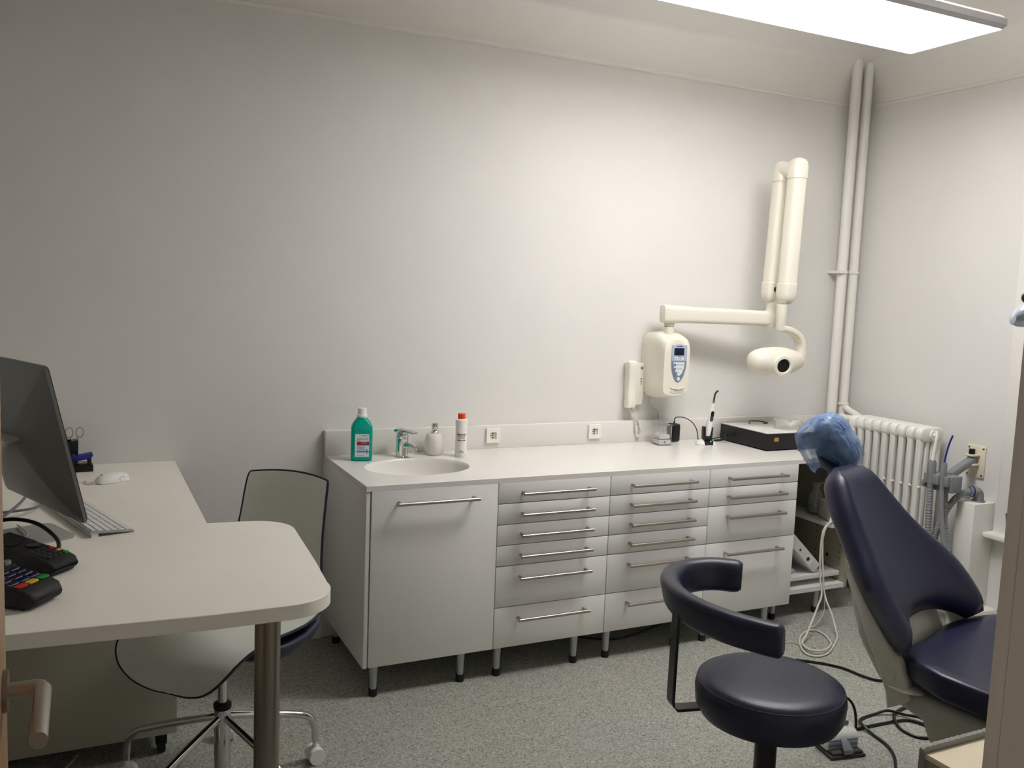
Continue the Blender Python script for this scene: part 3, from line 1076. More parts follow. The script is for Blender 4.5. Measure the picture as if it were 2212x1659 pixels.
arm_bar(RA + Vector((-.01, 0, 0)), 1.505, 2.195, .037, 'rear_scissor_arm', .040)
arm_bar(FA + Vector((-.006, 0, 0)), 1.500, 2.200, .041, 'front_scissor_arm', .030)
MB().cyl((RA.x + .016, RA.y - .02, 2.150), (FA.x + .013, FA.y + .02, 2.152), .040, n=22).build('top_hinge', 'xray', t, world=True)
MB().cyl((RA.x - .01, RA.y - .025, 1.57), (FA.x - .006, FA.y + .02, 1.57), .013, n=12).build('hinge_pin', 'black', t, world=True)
HPX, HPY = FA.x - .026, FA.y
MB().lathe([(.0, 1.372), (.024, 1.372), (.026, 1.376), (.026, 1.50), (.0, 1.50)], (HPX, HPY, 0)).build('drop_post', 'xray', t, world=True)
# yoke
b = MB()
rs = []
yk = [(HPX + .0, HPY, 1.384), (HPX + .055, HPY, 1.374), (HPX + .100, HPY, 1.353), (HPX + .128, HPY, 1.320), (HPX + .136, HPY, 1.280), (HPX + .134, HPY, 1.235), (HPX + .130, HPY, 1.200)]
pts = spline([Vector(p) for p in yk], 4)
for i, p in enumerate(pts):
    q = (pts[min(i + 1, len(pts) - 1)] - pts[max(i - 1, 0)]).normalized()
    nrm = Vector((0, 1, 0)).cross(q).normalized()
    rs.append([p + nrm * u + Vector((0, 1, 0)) * v for u, v in rrect(.014, .030, .008, 3)])
b.rings(rs)
b.build('yoke', 'xray', t, world=True)
# tube head
hx, hy, hz = 1.700, 0.315, 1.222
b = MB()
rs = []
for u, r in ((-.165, .012), (-.160, .030), (-.146, .046), (-.12, .058), (-.08, .066), (-.03, .070), (.02, .070), (.06, .066), (.10, .056), (.125, .047), (.140, .040), (.146, .034)):
    rs.append([(hx + u, hy + r * 1.0 * math.cos(2 * PI * j / 28), hz + r * math.sin(2 * PI * j / 28)) for j in range(28)])
b.rings(rs)
th = b.build('tube_head', 'xray', t, world=True)
cn = Vector((-.22, -.96, -.12)).normalized()
c0 = Vector((hx - .008, hy, hz - .006)) + cn * .040
b = MB()
M = frame(c0, c0 + cn)
prof = [(.054, .0), (.051, .034), (.048, .046), (.036, .048), (.033, .044), (.031, .012)]
b.rings([[M @ Vector((r * math.cos(2 * PI * j / 28), r * math.sin(2 * PI * j / 28), z)) for j in range(28)] for r, z in prof], cap=False)
b.build('beam_cone', 'xray', th, world=True)
MB().cyl(c0 + cn * .0385, c0 + cn * .0395, .0330, n=24).build('aperture', 'black', th, world=True)
# thin supply cable below the housing
b = MB()
b.tube([(1.188, YW - .02, 1.03), (1.186, YW - .012, .995), (1.205, YW - .008, .965), (1.238, YW - .008, .945), (1.250, YW - .008, .92), (1.250, YW - .008, .9035)], .0022, n=8, smooth=6)
b.build('supply_cable', 'ink_pale', t, world=True)

# ================================================================== INTERCOM
t = thing('intercom_handset', 'cream wall intercom handset left of the x-ray unit', 'intercom', (1.085, YW - .001, 0.98))
rot = T((1.085, YW - .001, 0.98))
b = MB()
b.prism([(-.050, .205), (.058, .205), (.058, .105), (.046, .0), (-.026, .0), (-.046, .05)], -.030, 0.0, 'y', .004)
b.build('wall_base', 'phone', t)
b = MB()
rs = []
for z, y0, y1, hw in ((-.012, -.048, -.020, .020), (-.008, -.056, -.018, .024), (.015, -.062, -.016, .026), (.05, -.054, -.022, .022), (.105, -.050, -.026, .019), (.155, -.056, -.022, .023), (.195, -.062, -.016, .026), (.212, -.058, -.018, .025), (.217, -.050, -.022, .021)):
    rs.append([(-.031 + x + .0, (y0 + y1) / 2 + y, z) for x, y in rrect(hw, abs(y1 - y0) / 2, .008, 3)])
b.rings(rs)
b.build('handset', 'phone', t)
MB().cyl((.034, -.030, .182), (.034, -.032, .182), .007, n=14).build('button', 'ink_grey', t)
for z in (.128, .116, .104):
    MB().cyl((.033, -.030, z), (.033, -.0325, z), .0042, n=12).build('button', 'ink_grey' if z > .11 else 'ink_pale', t)
b = MB()
pts = spline([Vector(p) for p in [(-.030, -.030, -.010), (-.020, -.032, -.030), (.000, -.045, -.075), (.004, -.048, -.125), (.016, -.050, -.155), (.030, -.048, -.140), (.028, -.046, -.105), (.010, -.040, -.06), (.0, -.030, -.02), (.004, -.020, .002)]], 26)
hel = []
for i, p in enumerate(pts):
    d = (pts[min(i + 1, len(pts) - 1)] - pts[max(i - 1, 0)]).normalized()
    x = Vector((0, 1, 0)).cross(d).normalized()
    y = d.cross(x)
    a = i * 1.25
    hel.append(p + x * .0052 * math.cos(a) + y * .0052 * math.sin(a))
b.tube(hel, .0018, n=5)
b.build('coiled_cord', 'phone', t)

# ================================================================== PIPES AND RADIATOR


def clamp(parent, x, y, z, r):
    return MB().lathe([(r, -.008), (r + .006, -.006), (r + .006, .006), (r, .008)], (x, y, z), cap=False).build('clamp', 'trim_white', parent, world=True)


t = thing('heating_pipe', 'white riser pipe in the corner, the one nearer the worktop', 'pipe', (2.362, 0.583, 0), group='corner riser pipes')
MB().cyl((2.362, 0.583, 0), (2.362, 0.583, 2.80), .0265, n=22).build('pipe', 'trim_white', t, world=True)
clamp(t, 2.362, .583, 1.683, .0265)
MB().box((2.315, .55, 1.676), (2.345, YW, 1.69)).build('wall_bracket', 'trim_white', t, world=True)
t = thing('heating_pipe', 'white riser pipe in the corner branching to the radiator', 'pipe', (2.438, 0.575, 0), group='corner riser pipes')
b = MB()
b.cyl((2.438, .575, 0), (2.438, .575, 2.79), .0245, n=22)
b.build('pipe', 'trim_white', t, world=True)
clamp(t, 2.438, .575, 1.683, .0245)
clamp(t, 2.438, .575, .965, .0245)
MB().tube([(2.438, .575, .985), (2.438, .56, .950), (2.436, .53, .932), (2.43, .49, .922), (2.42, .43, .905)], .019, n=14, smooth=4).build('branch', 'trim_white', t, world=True)
b = MB()
b.cyl((2.385, .52, .895), (2.385, .42, .895), .021, n=16)
b.cyl((2.385, .535, .895), (2.385, .515, .895), .024, n=16)
b.build('valve', 'trim_white', t, world=True)
MB().cyl((2.385, .536, .895), (2.385, .5345, .895), .012, n=14).build('valve_opening', 'darkgrey', t, world=True)

# cast iron radiator, sections along Y
RYN, RPITCH, RX0, RX1, RZ0, RZ1 = 9, 0.0520, 2.292, 2.452, 0.10, 0.930
t = thing('radiator', 'white cast-iron column radiator on the right wall', 'radiator', (2.37, 0.19, 0))
colx = [RX0 + .020 + i * (RX1 - RX0 - .040) / 3 for i in range(4)]


def section(y):
    b = MB()
    # top and bottom headers: rounded lofted lobes
    for z0, z1, top in ((RZ1 - .070, RZ1, True), (RZ0, RZ0 + .070, False)):
        rs = []
        for k, s_ in enumerate((0.55, .85, 1.0, 1.0, .85, .55)):
            yy = y + (-.0215, -.019, -.013, .013, .019, .0215)[k]
            hxx = (RX1 - RX0) / 2 - (1 - s_) * .02
            hzz = (z1 - z0) / 2 - (1 - s_) * .02
            rs.append([((RX0 + RX1) / 2 + px_, yy, (z0 + z1) / 2 + pz_) for px_, pz_ in rrect(hxx, hzz, .026, 4)])
        b.rings(rs)
    for x in colx:
        rs = []
        for z, kx, ky in ((RZ0 + .045, 1.15, 1.0), (RZ0 + .08, .95, 1.0), (RZ0 + .13, .85, .95), ((RZ0 + RZ1) / 2, .85, .95), (RZ1 - .13, .85, .95), (RZ1 - .08, .95, 1.0), (RZ1 - .045, 1.15, 1.0)):
            rs.append([(x + px_, y + py_, z) for px_, py_ in rrect(.0150 * kx, .0150 * ky, .007 * kx, 3)])
        b.rings(rs)
    # spacer nub
    b.cyl((RX0 + .016, y - .026, .640), (RX0 + .016, y + .014, .640), .0055, n=8)
    return b


sec0 = None
for k in range(RYN):
    yk_ = 0.395 - .024 - k * RPITCH
    if sec0 is None:
        sec0 = section(yk_).build('section', 'radiator', t, world=True)
    else:
        share(sec0, 'section', t, (0, -k * RPITCH, 0))
yend = 0.395 - .024 - (RYN - 1) * RPITCH - .0215
MB().cyl((2.372, yend, RZ1 - .035), (2.372, yend - .010, RZ1 - .035), .025, n=18).build('end_plug', 'radiator', t, world=True)
MB().cyl((2.372, yend - .010, RZ1 - .035), (2.372, yend - .020, RZ1 - .035), .012, n=6).build('bleed_valve', 'radiator', t, world=True)
for yy in (.33, 0.02):
    for z in (.20, .80):
        MB().box((RX1 - .03, yy - .006, z), (XC, yy + .006, z + .012)).build('wall_bracket', 'radiator', t, world=True)
for yy in (.371, -.045):
    for xx in (RX0 + .025, RX1 - .025):
        MB().cyl((xx, yy, 0), (xx, yy, RZ0 + .03), .014, n=10).build('foot', 'radiator', t, world=True)

# ================================================================== SUCTION HOLDER, PIPE BOX, HOSES
t = thing('pipe_casing', 'white boxed pipe casing with a hose elbow on top', 'casing', (2.43, -0.29, 0))
MB().box((2.362, -.330, 0), (XC - .001, -.235, .612), .003).build('casing_box', 'trim_white', t, world=True)
MB().box((2.345, -.390, 0), (XC - .001, -.3305, .115), .003).build('plinth', 'trim_white', t, world=True)
b = MB()
b.tube([(2.445, -.285, .612), (2.445, -.285, .640), (2.438, -.283, .655), (2.425, -.280, .660), (2.40, -.27, .660)], .023, n=16, smooth=4)
b.cyl((2.445, -.285, .612), (2.445, -.285, .618), .030, n=18)
b.build('hose_elbow', 'holder', t, world=True)
MB().cyl((2.412, -.2755, .660), (2.408, -.274, .660), .0265, n=16).build('blue_ring', 'blue', t, world=True)

t = thing('suction_holder', 'grey suction hose holder on a wall arm beside the radiator', 'holder', (XC, -0.21, 0.71))
MB().box((XC - .010, -.262, .712), (XC - .0005, -.166, .865), .003).build('wall_plate', 'plate', t, world=True)
for y in (-.252, -.176):
    for z in (.724, .853):
        MB().cyl((XC - .010, y, z), (XC - .0115, y, z), .005, n=10).build('screw', 'brushed', t, world=True)
b = MB()
b.box((XC - .060, -.238, .770), (XC - .010, -.190, .780), .004)
b.box((XC - .060, -.238, .815), (XC - .010, -.190, .825), .004)
b.build('bracket', 'plate', t, world=True)
MB().cyl((XC - .040, -.214, .825), (XC - .040, -.214, .850), .014, n=14).build('knob', 'black', t, world=True)
b = MB()
pa, pb = Vector((XC - .035, -.214, .797)), Vector((2.315, -.215, .728))
M = frame(pa, pb)
b.rings([[M @ Vector((x, y, z)) for x, y in rrect(.020, .016, .006, 3)] for z in (0, (pb - pa).length)])
b.build('arm', 'holder', t, world=True)
b = MB()
b.box((2.250, -.285, .660), (2.325, -.150, .738), .006)
b.box((2.226, -.280, .690), (2.252, -.258, .738), .004)
b.box((2.226, -.232, .690), (2.252, -.196, .738), .004)
b.box((2.226, -.172, .690), (2.252, -.150, .738), .004)
b.build('holder_block', 'holder', t, world=True)
MB().cyl((2.262, -.150, .682), (2.262, -.128, .682), .020, n=14).build('knob', 'holder', t, world=True)


def hose(name, label, pts, r, rib=True, m='hose', smooth=16):
    b = MB()
    P_ = spline([Vector(p) for p in pts], smooth)
    # resample evenly for ribs
    out = [P_[0]]
    for a, c in zip(P_[:-1], P_[1:]):
        L_ = (c - a).length
        k = max(1, int(L_ / .0035))
        for j in range(1, k + 1):
            out.append(a.lerp(c, j / k))
    b.tube(out, r, n=10, radii=[r, r * 1.0, r * .86] if rib else None)
    return b.build(name, m)


def suction(loc, label, tipm, tip, r, hpts, rib):
    t = thing('suction_hose', label, 'hose', (loc[0], loc[1], loc[2]))
    b = MB()
    b.lathe([(.0, -.045), (r * .9, -.045), (r * 1.0, -.03), (r * 1.15, .02), (r * 1.15, .07), (r * .85, .085), (.0, .085)], n=16)
    b.build('handpiece', 'holder', t)
    tp = MB()
    tp.tube(tip, .0072 if tipm == 'white_plastic' else .0042, n=10, smooth=5)
    tp.build('cannula', tipm, t)
    h = hose('corrugated_tube' if rib else 'smooth_tube', '', hpts, r * .92, rib)
    h.parent = t
    h.matrix_parent_inverse = Matrix.Translation(Vector(loc)).inverted()
    return t


suction((2.240, -.182, .715), 'thick grey ribbed suction hose with upright white cannula', 'white_plastic',
        [(0, 0, .08), (.004, -.002, .14), (.008, -.004, .19), (.012, .004, .222)], .0165,
        [(2.240, -.182, .675), (2.235, -.19, .55), (2.225, -.20, .40), (2.20, -.21, .22), (2.17, -.24, .08), (2.12, -.34, .022)], True)
suction((2.240, -.245, .715), 'thin grey smooth suction hose with blue bent cannula', 'blue',
        [(0, 0, .085), (.004, -.002, .12), (.010, -.008, .17), (.018, -.018, .215)], .0125,
        [(2.240, -.245, .675), (2.245, -.25, .55), (2.255, -.275, .40), (2.26, -.31, .25), (2.25, -.36, .10), (2.19, -.43, .02)], False)
h = hose('ribbed_hose', '', [(2.398, -.27, .660), (2.36, -.255, .645), (2.315, -.235, .59), (2.285, -.215, .50), (2.27, -.19, .38), (2.245, -.17, .22), (2.19, -.20, .05), (2.10, -.29, .022)], .0165)
tag(h, 'grey ribbed hose arching from the elbow on the pipe casing', 'hose')
h = hose('ribbed_hose', '', [(2.285, -.225, .658), (2.285, -.235, .52), (2.29, -.265, .38), (2.31, -.345, .20), (2.28, -.45, .06), (2.19, -.52, .02)], .0175)
tag(h, 'dark grey ribbed hose hanging from underneath the suction holder', 'hose')

# blue cup on the window sill
t = thing('plastic_cup', 'translucent blue plastic cup on the window sill', 'cup', (2.440, -.475, WZ0 - .02))
MB().lathe([(.0, .0), (.024, .0), (.037, .110), (.0385, .112), (.036, .110), (.0235, .003), (.0, .003)], n=26).build('cup_body', 'cup_blue', t)

# ================================================================== SHELF CONTENTS
t = thing('glass_bottle', 'clear glass bottle half filled with water on the open shelf', 'bottle', (1.985, 0.275, 0.4503))
MB().lathe([(.0, .0), (.034, .0), (.037, .004), (.037, .085), (.033, .105), (.022, .120), (.0185, .126), (.0185, .138), (.022, .139), (.022, .158), (.019, .158), (.0165, .126), (.031, .103), (.035, .083), (.035, .004), (.0, .003)], n=28).build('glass_body', 'clear_glass', t)
MB().lathe([(.0, .0035), (.0345, .0045), (.0345, .042), (.0, .042)], n=24).build('water', 'water', t)
MB().tube([(0, 0, .02), (.004, 0, .10), (.01, -.01, .156), (.05, -.03, .150), (.04, -.11, .10), (.012, -.16, .075)], .0022, n=6, smooth=5).build('thin_tube', 'cord_white', t)
t = thing('control_unit', 'small white control box with teal label on the open shelf', 'device', (1.985, 0.150, 0.4503), -0.40)
b = MB()
b.prism([(-.085, .004), (.075, .004), (.075, .088), (-.060, .088), (-.085, .070)], -.048, .048, 'x', .003)
b.build('case', 'white_plastic', t)
MB().box((-.049, -.0875, .030), (.049, -.0845, .052)).build('grey_band', 'sky_ink', t)
MB().box((-.040, -.0880, .058), (-.012, -.0845, .066)).build('teal_label', 'teal', t)
MB().box((-.040, -.0880, .008), (-.006, -.0845, .024), .001).build('switch', 'black', t)
for sx in (-.04, .04):
    for sy in (-.07, .06):
        MB().cyl((sx, sy, 0), (sx, sy, .0045), .006, n=8).build('foot', 'rubber', t)
# white binder box leaning
t = thing('box_file', 'white box file leaning on its edge in the open shelf', 'file', (1.79, 0.30, 0.192))
tm = T((1.80, 0.30, 0.305)) @ RZ(math.radians(-4)) @ RY(math.radians(44))
b = MB()
b.box((-.165, -.16, -.022), (.130, .14, .030), .002, m=tm)
b.build('file_box', 'laminate', t, world=True)
b = MB()
b.box((-.075, -.1612, -.018), (.085, -.1602, .024), m=tm)
b.build('spine_label', 'white_plastic', t, world=True)
b = MB()
b.cyl(tm @ Vector((.05, -.1613, 0)), tm @ Vector((.05, -.1625, 0)), .010, n=14)
b.cyl(tm @ Vector((-.02, -.1613, 0)), tm @ Vector((-.02, -.1625, 0)), .006, n=14)
b.build('finger_hole', 'darkgrey', t, world=True)
t = thing('paper_stack', 'stack of white paper lying flat in the open shelf', 'paper', (1.70, 0.30, 0.1922))
for k in range(4):
    MB().box((-.075 + .003 * k, -.13 + .004 * (k % 2), .006 * k), (.085 - .004 * k, .12, .006 * k + .0055)).build('sheaf', 'laminate_edge', t)
t = thing('purple_knob', 'purple plastic knob with stem lying in the open shelf', 'tool', (1.955, 0.185, 0.192), 0.4)
MB().lathe([(.0, .0), (.010, .0), (.022, .004), (.024, .012), (.016, .020), (.0, .022)], (0, 0, .030), axis=(-.5, -.3, .8), n=12).build('knob_head', 'purple', t)
MB().cyl((0, 0, .034), (.045, .02, .010), .008, .010, n=12).build('stem', 'purple', t)

# white cable hanging from the shelf with a loop on the floor
t = thing('white_cable', 'white cable hanging from the control box and coiled on the floor', 'cable', (1.60, -0.20, 0))
b = MB()
zf = .006
b.tube([(1.945, .10, .500), (1.90, .055, .485), (1.821, .03, .465), (1.792, .02, .423), (1.794, .02, .357), (1.79, .01, .301), (1.79, 0, .244), (1.79, -.01, .176), (1.792, -.02, .143), (1.785, -.04, .120), (1.78, -.08, .075), (1.760, -.13, .022),
        (1.707, -.19, zf), (1.577, -.28, zf), (1.516, -.306, zf), (1.465, -.301, zf), (1.453, -.255, zf), (1.508, -.168, zf), (1.577, -.103, zf), (1.648, -.067, zf), (1.693, -.076, zf), (1.692, -.13, zf), (1.652, -.206, zf), (1.601, -.255, zf + .010), (1.541, -.285, zf + .011),
        (1.495, -.280, zf + .011), (1.475, -.25, zf + .011), (1.50, -.19, zf + .012), (1.56, -.15, .03), (1.62, -.12, .075), (1.712, -.06, .119), (1.770, -.02, .150), (1.775, 0, .215), (1.776, .01, .280), (1.782, .02, .36), (1.80, .03, .44), (1.86, .05, .478), (1.935, .11, .500)], .0045, n=8, smooth=8)
b.build('cable_run', 'cord_white', t, world=True)
b = MB()
b.tube([(1.83, .035, .46), (1.805, .03, .40), (1.80, .022, .30), (1.805, .01, .20), (1.80, -.01, .13), (1.78, -.03, .06), (1.72, -.04, .012), (1.68, -.03, .005)], .0022, n=6, smooth=6)
b.build('thin_wire', 'cord_white', t, world=True)
t = thing('yellow_tube', 'thin yellowish tube lying loosely on the floor by the cable coil', 'tube', (1.46, -0.18, 0))
MB().tube([(1.37, -.15, .003), (1.432, -.147, .003), (1.475, -.135, .003), (1.495, -.165, .004), (1.492, -.215, .005), (1.500, -.25, .005), (1.534, -.245, .005), (1.544, -.213, .004)], .0026, n=6, smooth=6).build('tube_run', 'tube_yellow', t, world=True)

# ================================================================== DESK
ZD = 0.80
t = thing('desk', 'pale laminate desk with rounded return, standing against the back wall', 'desk', (-1.3, -0.3, 0))


def arc(cx_, cy_, r, a0, a1, n=10):
    return [(cx_ + r * math.cos(math.radians(a0 + (a1 - a0) * i / n)), cy_ + r * math.sin(math.radians(a0 + (a1 - a0) * i / n))) for i in range(n + 1)]


out = [(-1.95, YW - .002), (-1.029, YW - .002), (-1.027, -.345)]
out += [(-.93, -.352)] + arc(-.915, -.472, .116, 88, 2, 10) + [(-.815, -.80)] + arc(-.942, -.985, .116, 8, -86, 10) + [(-1.10, -1.103), (-1.95, -1.050)]
b = MB()
b.prism(out, ZD - .034, ZD, 'z', .0012, 1)
top = b.build('top', 'desk_top', t, world=True)
MB().lathe([(.0, .0), (.030, .0), (.030, ZD - .034), (.0, ZD - .034)], (-.962, -.945, 0)).build('leg', 'brushed', t, world=True)
MB().lathe([(.0, ZD - .046), (.045, ZD - .046), (.045, ZD - .0345), (.0, ZD - .0345)], (-.962, -.945, 0)).build('leg_flange', 'brushed', t, world=True)
MB().box((-1.95, -1.02, 0), (-1.925, .60, ZD - .0345)).build('side_panel', 'desk_top', t, world=True)

# rolling pedestal under the desk
t = thing('rolling_pedestal', 'white rolling drawer pedestal under the desk on black castors', 'pedestal', (-1.36, 0.12, 0))
PX_0, PX_1, PY_0, PY_1, PZ_0, PZ_1 = -1.78, -1.092, -.145, .42, .070, .62
MB().box((PX_0, PY_0, PZ_0), (PX_1, PY_1, PZ_1), .002).build('carcass', 'pedestal', t, world=True)
for x in (PX_0 + .05, PX_1 - .045):
    for y in (PY_0 + .035, PY_1 - .05):
        b = MB()
        b.cyl((x - .012, y, .024), (x + .012, y, .024), .024, n=16)
        b.box((x - .017, y - .018, .030), (x + .017, y + .018, .070), .004)
        b.build('castor', 'rubber', t, world=True)
t = thing('pale_floor_cable', 'pale grey cable lying on the floor under the desk pedestal', 'cable', (-1.6, -0.2, 0))
MB().tube([(-1.75, -.20, .003), (-1.60, -.21, .003), (-1.50, -.19, .003), (-1.42, -.13, .003), (-1.38, -.05, .003)], .004, n=6, smooth=5).build('cable_run', 'cord_white', t, world=True)

# ================================================================== SHELL CHAIR
fa = math.atan2(-.69, -.72)
t = thing('swivel_chair', 'shell swivel chair with pale inside and navy back tucked under the desk', 'chair', (-.988, -.395, 0), fa)
prof = [(.262, .388, .004), (.263, .391, .055), (.262, .404, .110), (.257, .430, .155), (.245, .452, .182), (.220, .476, .202), (.175, .494, .214), (.10, .500, .221), (.0, .492, .223), (-.10, .486, .220), (-.165, .492, .214), (-.205, .515, .206), (-.232, .560, .192),
        (-.252, .640, .170), (-.272, .730, .158), (-.290, .815, .154), (-.303, .875, .151), (-.310, .902, .146)]
prof = [tuple(p) for p in spline([Vector((a - .035, b_, c)) for a, b_, c in prof], 4)]


def shell(u, v, off=0.0):
    f_ = u * (len(prof) - 1)
    i = min(int(f_), len(prof) - 2)
    k = f_ - i
    x, z, w = [prof[i][c] * (1 - k) + prof[i + 1][c] * k for c in range(3)]
    tx, tz = prof[i + 1][0] - prof[i][0], prof[i + 1][1] - prof[i][1]
    L_ = math.hypot(tx, tz)
    nx, nz = tz / L_, -tx / L_
    s_ = (v - .5) * 2
    curl = .030 * min(1, w / .2) ** 2 * abs(s_) ** 2.2 * (.8 + .8 * min(1, max(0, (u - .5) / .2)))
    top_drop = .018 * s_ * s_ * max(0, (u - .9) / .1)
    return Vector((x + nx * (curl + off), s_ * w, z + nz * (curl + off) - top_drop))


b = MB()
b.grid(lambda u, v: shell(u, v), 68, 18)
b.build('seat_shell', 'shell', t, angle=60)
b = MB()
b.grid(lambda u, v: shell(u, v, -.007), 68, 18)
b.build('shell_back', 'navy_shell', t, angle=60)
b = MB()
loop_ = [shell(i / 68, 0.0, -.0035) for i in range(69)] + [shell(1.0, j / 18, -.0035) for j in range(1, 19)] + [shell(1 - i / 68, 1.0, -.0035) for i in range(1, 69)] + [shell(0, 1 - j / 18, -.0035) for j in range(1, 18)]
b.tube(loop_, .0042, n=8, loop=True)
b.build('rim', 'navy_shell', t)
b = MB()
rs = []
for x, hw, z1, z0 in ((-.235, .185, .505, .490), (-.19, .208, .482, .452), (-.12, .216, .474, .432), (-.03, .216, .478, .428), (.04, .200, .484, .436), (.09, .165, .486, .455), (.12, .10, .486, .472)):
    rs.append([(x, y, (z0 + z1) / 2 + z) for y, z in rrect(hw, (z1 - z0) / 2, (z1 - z0) / 2 * .9, 3)])
b.rings(rs)
b.build('seat_support', 'navy_shell', t)
MB().cyl((0, 0, .25), (0, 0, .452), .0135, n=18).build('gas_column', 'chrome', t)
MB().lathe([(.0, .248), (.024, .248), (.026, .252), (.026, .264), (.018, .268), (.0, .268)]).build('collar', 'rubber', t)
MB().lathe([(.0, .040), (.0235, .040), (.0240, .044), (.0240, .248), (.0, .248)], n=24).build('hub', 'chrome', t)
for k in range(5):
    wa = math.radians(8 + 72 * k) - fa
    c, s = math.cos(wa), math.sin(wa)
    pts = [(c * r_, s * r_, z_) for r_, z_ in ((.02, .222), (.12, .200), (.21, .178), (.262, .160), (.286, .130), (.292, .086), (.292, .070))]
    a = MB().tube(pts, .0115, n=12, smooth=4).build('base_arm', 'chrome', t)
    b = MB()
    ax = Vector((-s, c, 0))
    cc = Vector((c * .292, s * .292, .026))
    b.cyl(cc - ax * .026, cc - ax * .006, .026, n=20)
    b.cyl(cc + ax * .006, cc + ax * .026, .026, n=20)
    b.cyl(cc - ax * .007, cc + ax * .007, .021, n=16)
    b.cyl(cc, cc + Vector((0, 0, .05)), .008, n=10)
    b.build('castor', 'white_plastic', a)

# ================================================================== THINGS ON THE DESK
# monitor seen from behind
t = thing('desktop_computer', 'silver all-in-one desktop computer seen from behind on the desk', 'computer', (-1.455, -.33, ZD))
tw = Vector((-.39, .92, 0)).normalized()
upm = Vector((-.085, -.036, .405)).normalized()
nrm = tw.cross(upm).normalized()
if nrm.x < 0:
    nrm = -nrm
Q0 = Vector((-1.344, -.557, .880))
HT, WD = .418, .53


def mon(u, v, w):
    return Q0 + tw * u + upm * v + nrm * w


b = MB()
ol = rrect(WD / 2, HT / 2, .014, 4, WD / 2, HT / 2)
rs = [[mon(u, v, .0) for u, v in ol], [mon(u, v, -.008) for u, v in ol]]
for k, d_ in ((.97, -.011), (.9, -.016), (.7, -.028), (.4, -.038), (.1, -.041)):
    rs.append([mon(WD / 2 + (u - WD / 2) * k, HT / 2 + (v - HT / 2) * k, d_) for u, v in ol])
b.rings(rs)
b.build('back_case', 'alu_back', t, world=True, angle=40)
b = MB()
o2 = rrect(WD / 2 - .003, HT / 2 - .003, .012, 4, WD / 2, HT / 2)
b.rings([[mon(u, v, .0) for u, v in o2], [mon(u, v, .003) for u, v in o2]])
b.build('screen_glass', 'black', t, world=True)
b = MB()
o3 = rrect(.10, .10, .03, 4, WD / 2, HT * .42)
c3 = mon(WD / 2, HT * .42, -.04)
# stand: neck and foot
neck = [mon(WD / 2, HT * .42, -.040), mon(WD / 2, HT * .40, -.10), mon(WD / 2, .03, -.125)]
fx = Vector((nrm.x, nrm.y, 0)).normalized()
fc = Vector((-1.492, -.345, ZD))
b = MB()
rs = []
for p, th_ in ((mon(WD * .52, HT * .50, -.030), .006), (mon(WD * .52, HT * .50, -.070), .006), (mon(WD * .52, HT * .44, -.090), .006), (fc - fx * .100 + Vector((0, 0, .03)), .004), (fc - fx * .085 + Vector((0, 0, .006)), .003)):
    rs.append([p + tw * .07, p - tw * .07, p - tw * .07 - fx * th_ + Vector((0, 0, th_)), p + tw * .07 - fx * th_ + Vector((0, 0, th_))])
b.rings(rs)
b.build('stand_neck', 'alu', t, world=True)
b = MB()
ft = rrect(.095, .095, .03, 5)
b.rings([[fc + fx * u + tw * v for u, v in ft], [fc + fx * u + tw * v + Vector((0, 0, .005)) for u, v in ft]])
b.build('stand_foot', 'alu', t, world=True)
b = MB()
for i in range(9):
    v0 = HT * .52 - .010 * i
    for j in range(1):
        b.rings([[mon(.165 + .0, v0, -.0325), mon(.205, v0, -.0305), mon(.205, v0 - .005, -.0305), mon(.165, v0 - .005, -.0325)],
                 [mon(.165, v0, -.035), mon(.205, v0, -.0335), mon(.205, v0 - .005, -.0335), mon(.165, v0 - .005, -.035)]])
b.build('vent_grille', 'black', t, world=True)

# keyboard
k0, k1, k2 = Vector((-1.338, -.412, 0)), Vector((-1.226, -.385, 0)), Vector((-1.475, .050, 0))
kx = (k2 - k0).normalized()
ky = Vector((kx.y, -kx.x, 0))
KL, KW = .490, .116
t = thing('keyboard', 'slim white keyboard with metal edge lying beside the computer', 'keyboard', (k0.x, k0.y, ZD))


def kbp(u, v, z):
    return k0 + kx * u + ky * v + Vector((0, 0, ZD + z))


b = MB()
hb, hf = .018, .005
b.rings([[kbp(0, 0, .012), kbp(0, KW, .0015), kbp(0, KW, hf), kbp(0, 0, hb)], [kbp(KL, 0, .012), kbp(KL, KW, .0015), kbp(KL, KW, hf), kbp(KL, 0, hb)]])
b.build('body', 'alu', t, world=True)
b = MB()
b.rings([[kbp(0.002, .004, .0), kbp(0.002, .022, .0), kbp(0.002, .022, .013), kbp(0.002, .004, .015)], [kbp(KL - .002, .004, .0), kbp(KL - .002, .022, .0), kbp(KL - .002, .022, .013), kbp(KL - .002, .004, .015)]])
b.build('rear_foot', 'white_plastic', t, world=True)
rows = [(.006, .013), (.0225, .0155), (.0415, .0155), (.0600, .0155), (.0785, .0155), (.0970, .0155)]


def ktop(v):
    return hb + (hf - hb) * v / KW + .0004


for r_, (v0, dv) in enumerate(rows):
    n_ = 22 if r_ < 5 else 14
    u = .006
    cw = (KL - .012) / n_
    for i in range(n_):
        b = MB()
        u0, u1 = u + cw * i + .0012, u + cw * (i + 1) - .0012
        z0, z1 = ktop(v0), ktop(v0 + dv)
        b.rings([[kbp(u0, v0, z0), kbp(u1, v0, z0), kbp(u1, v0 + dv, z1), kbp(u0, v0 + dv, z1)],
                 [kbp(u0 + .0005, v0 + .0005, z0 + .0022), kbp(u1 - .0005, v0 + .0005, z0 + .0022), kbp(u1 - .0005, v0 + dv - .0005, z1 + .0022), kbp(u0 + .0005, v0 + dv - .0005, z1 + .0022)]])
        b.build('key', 'key_white', t, world=True)

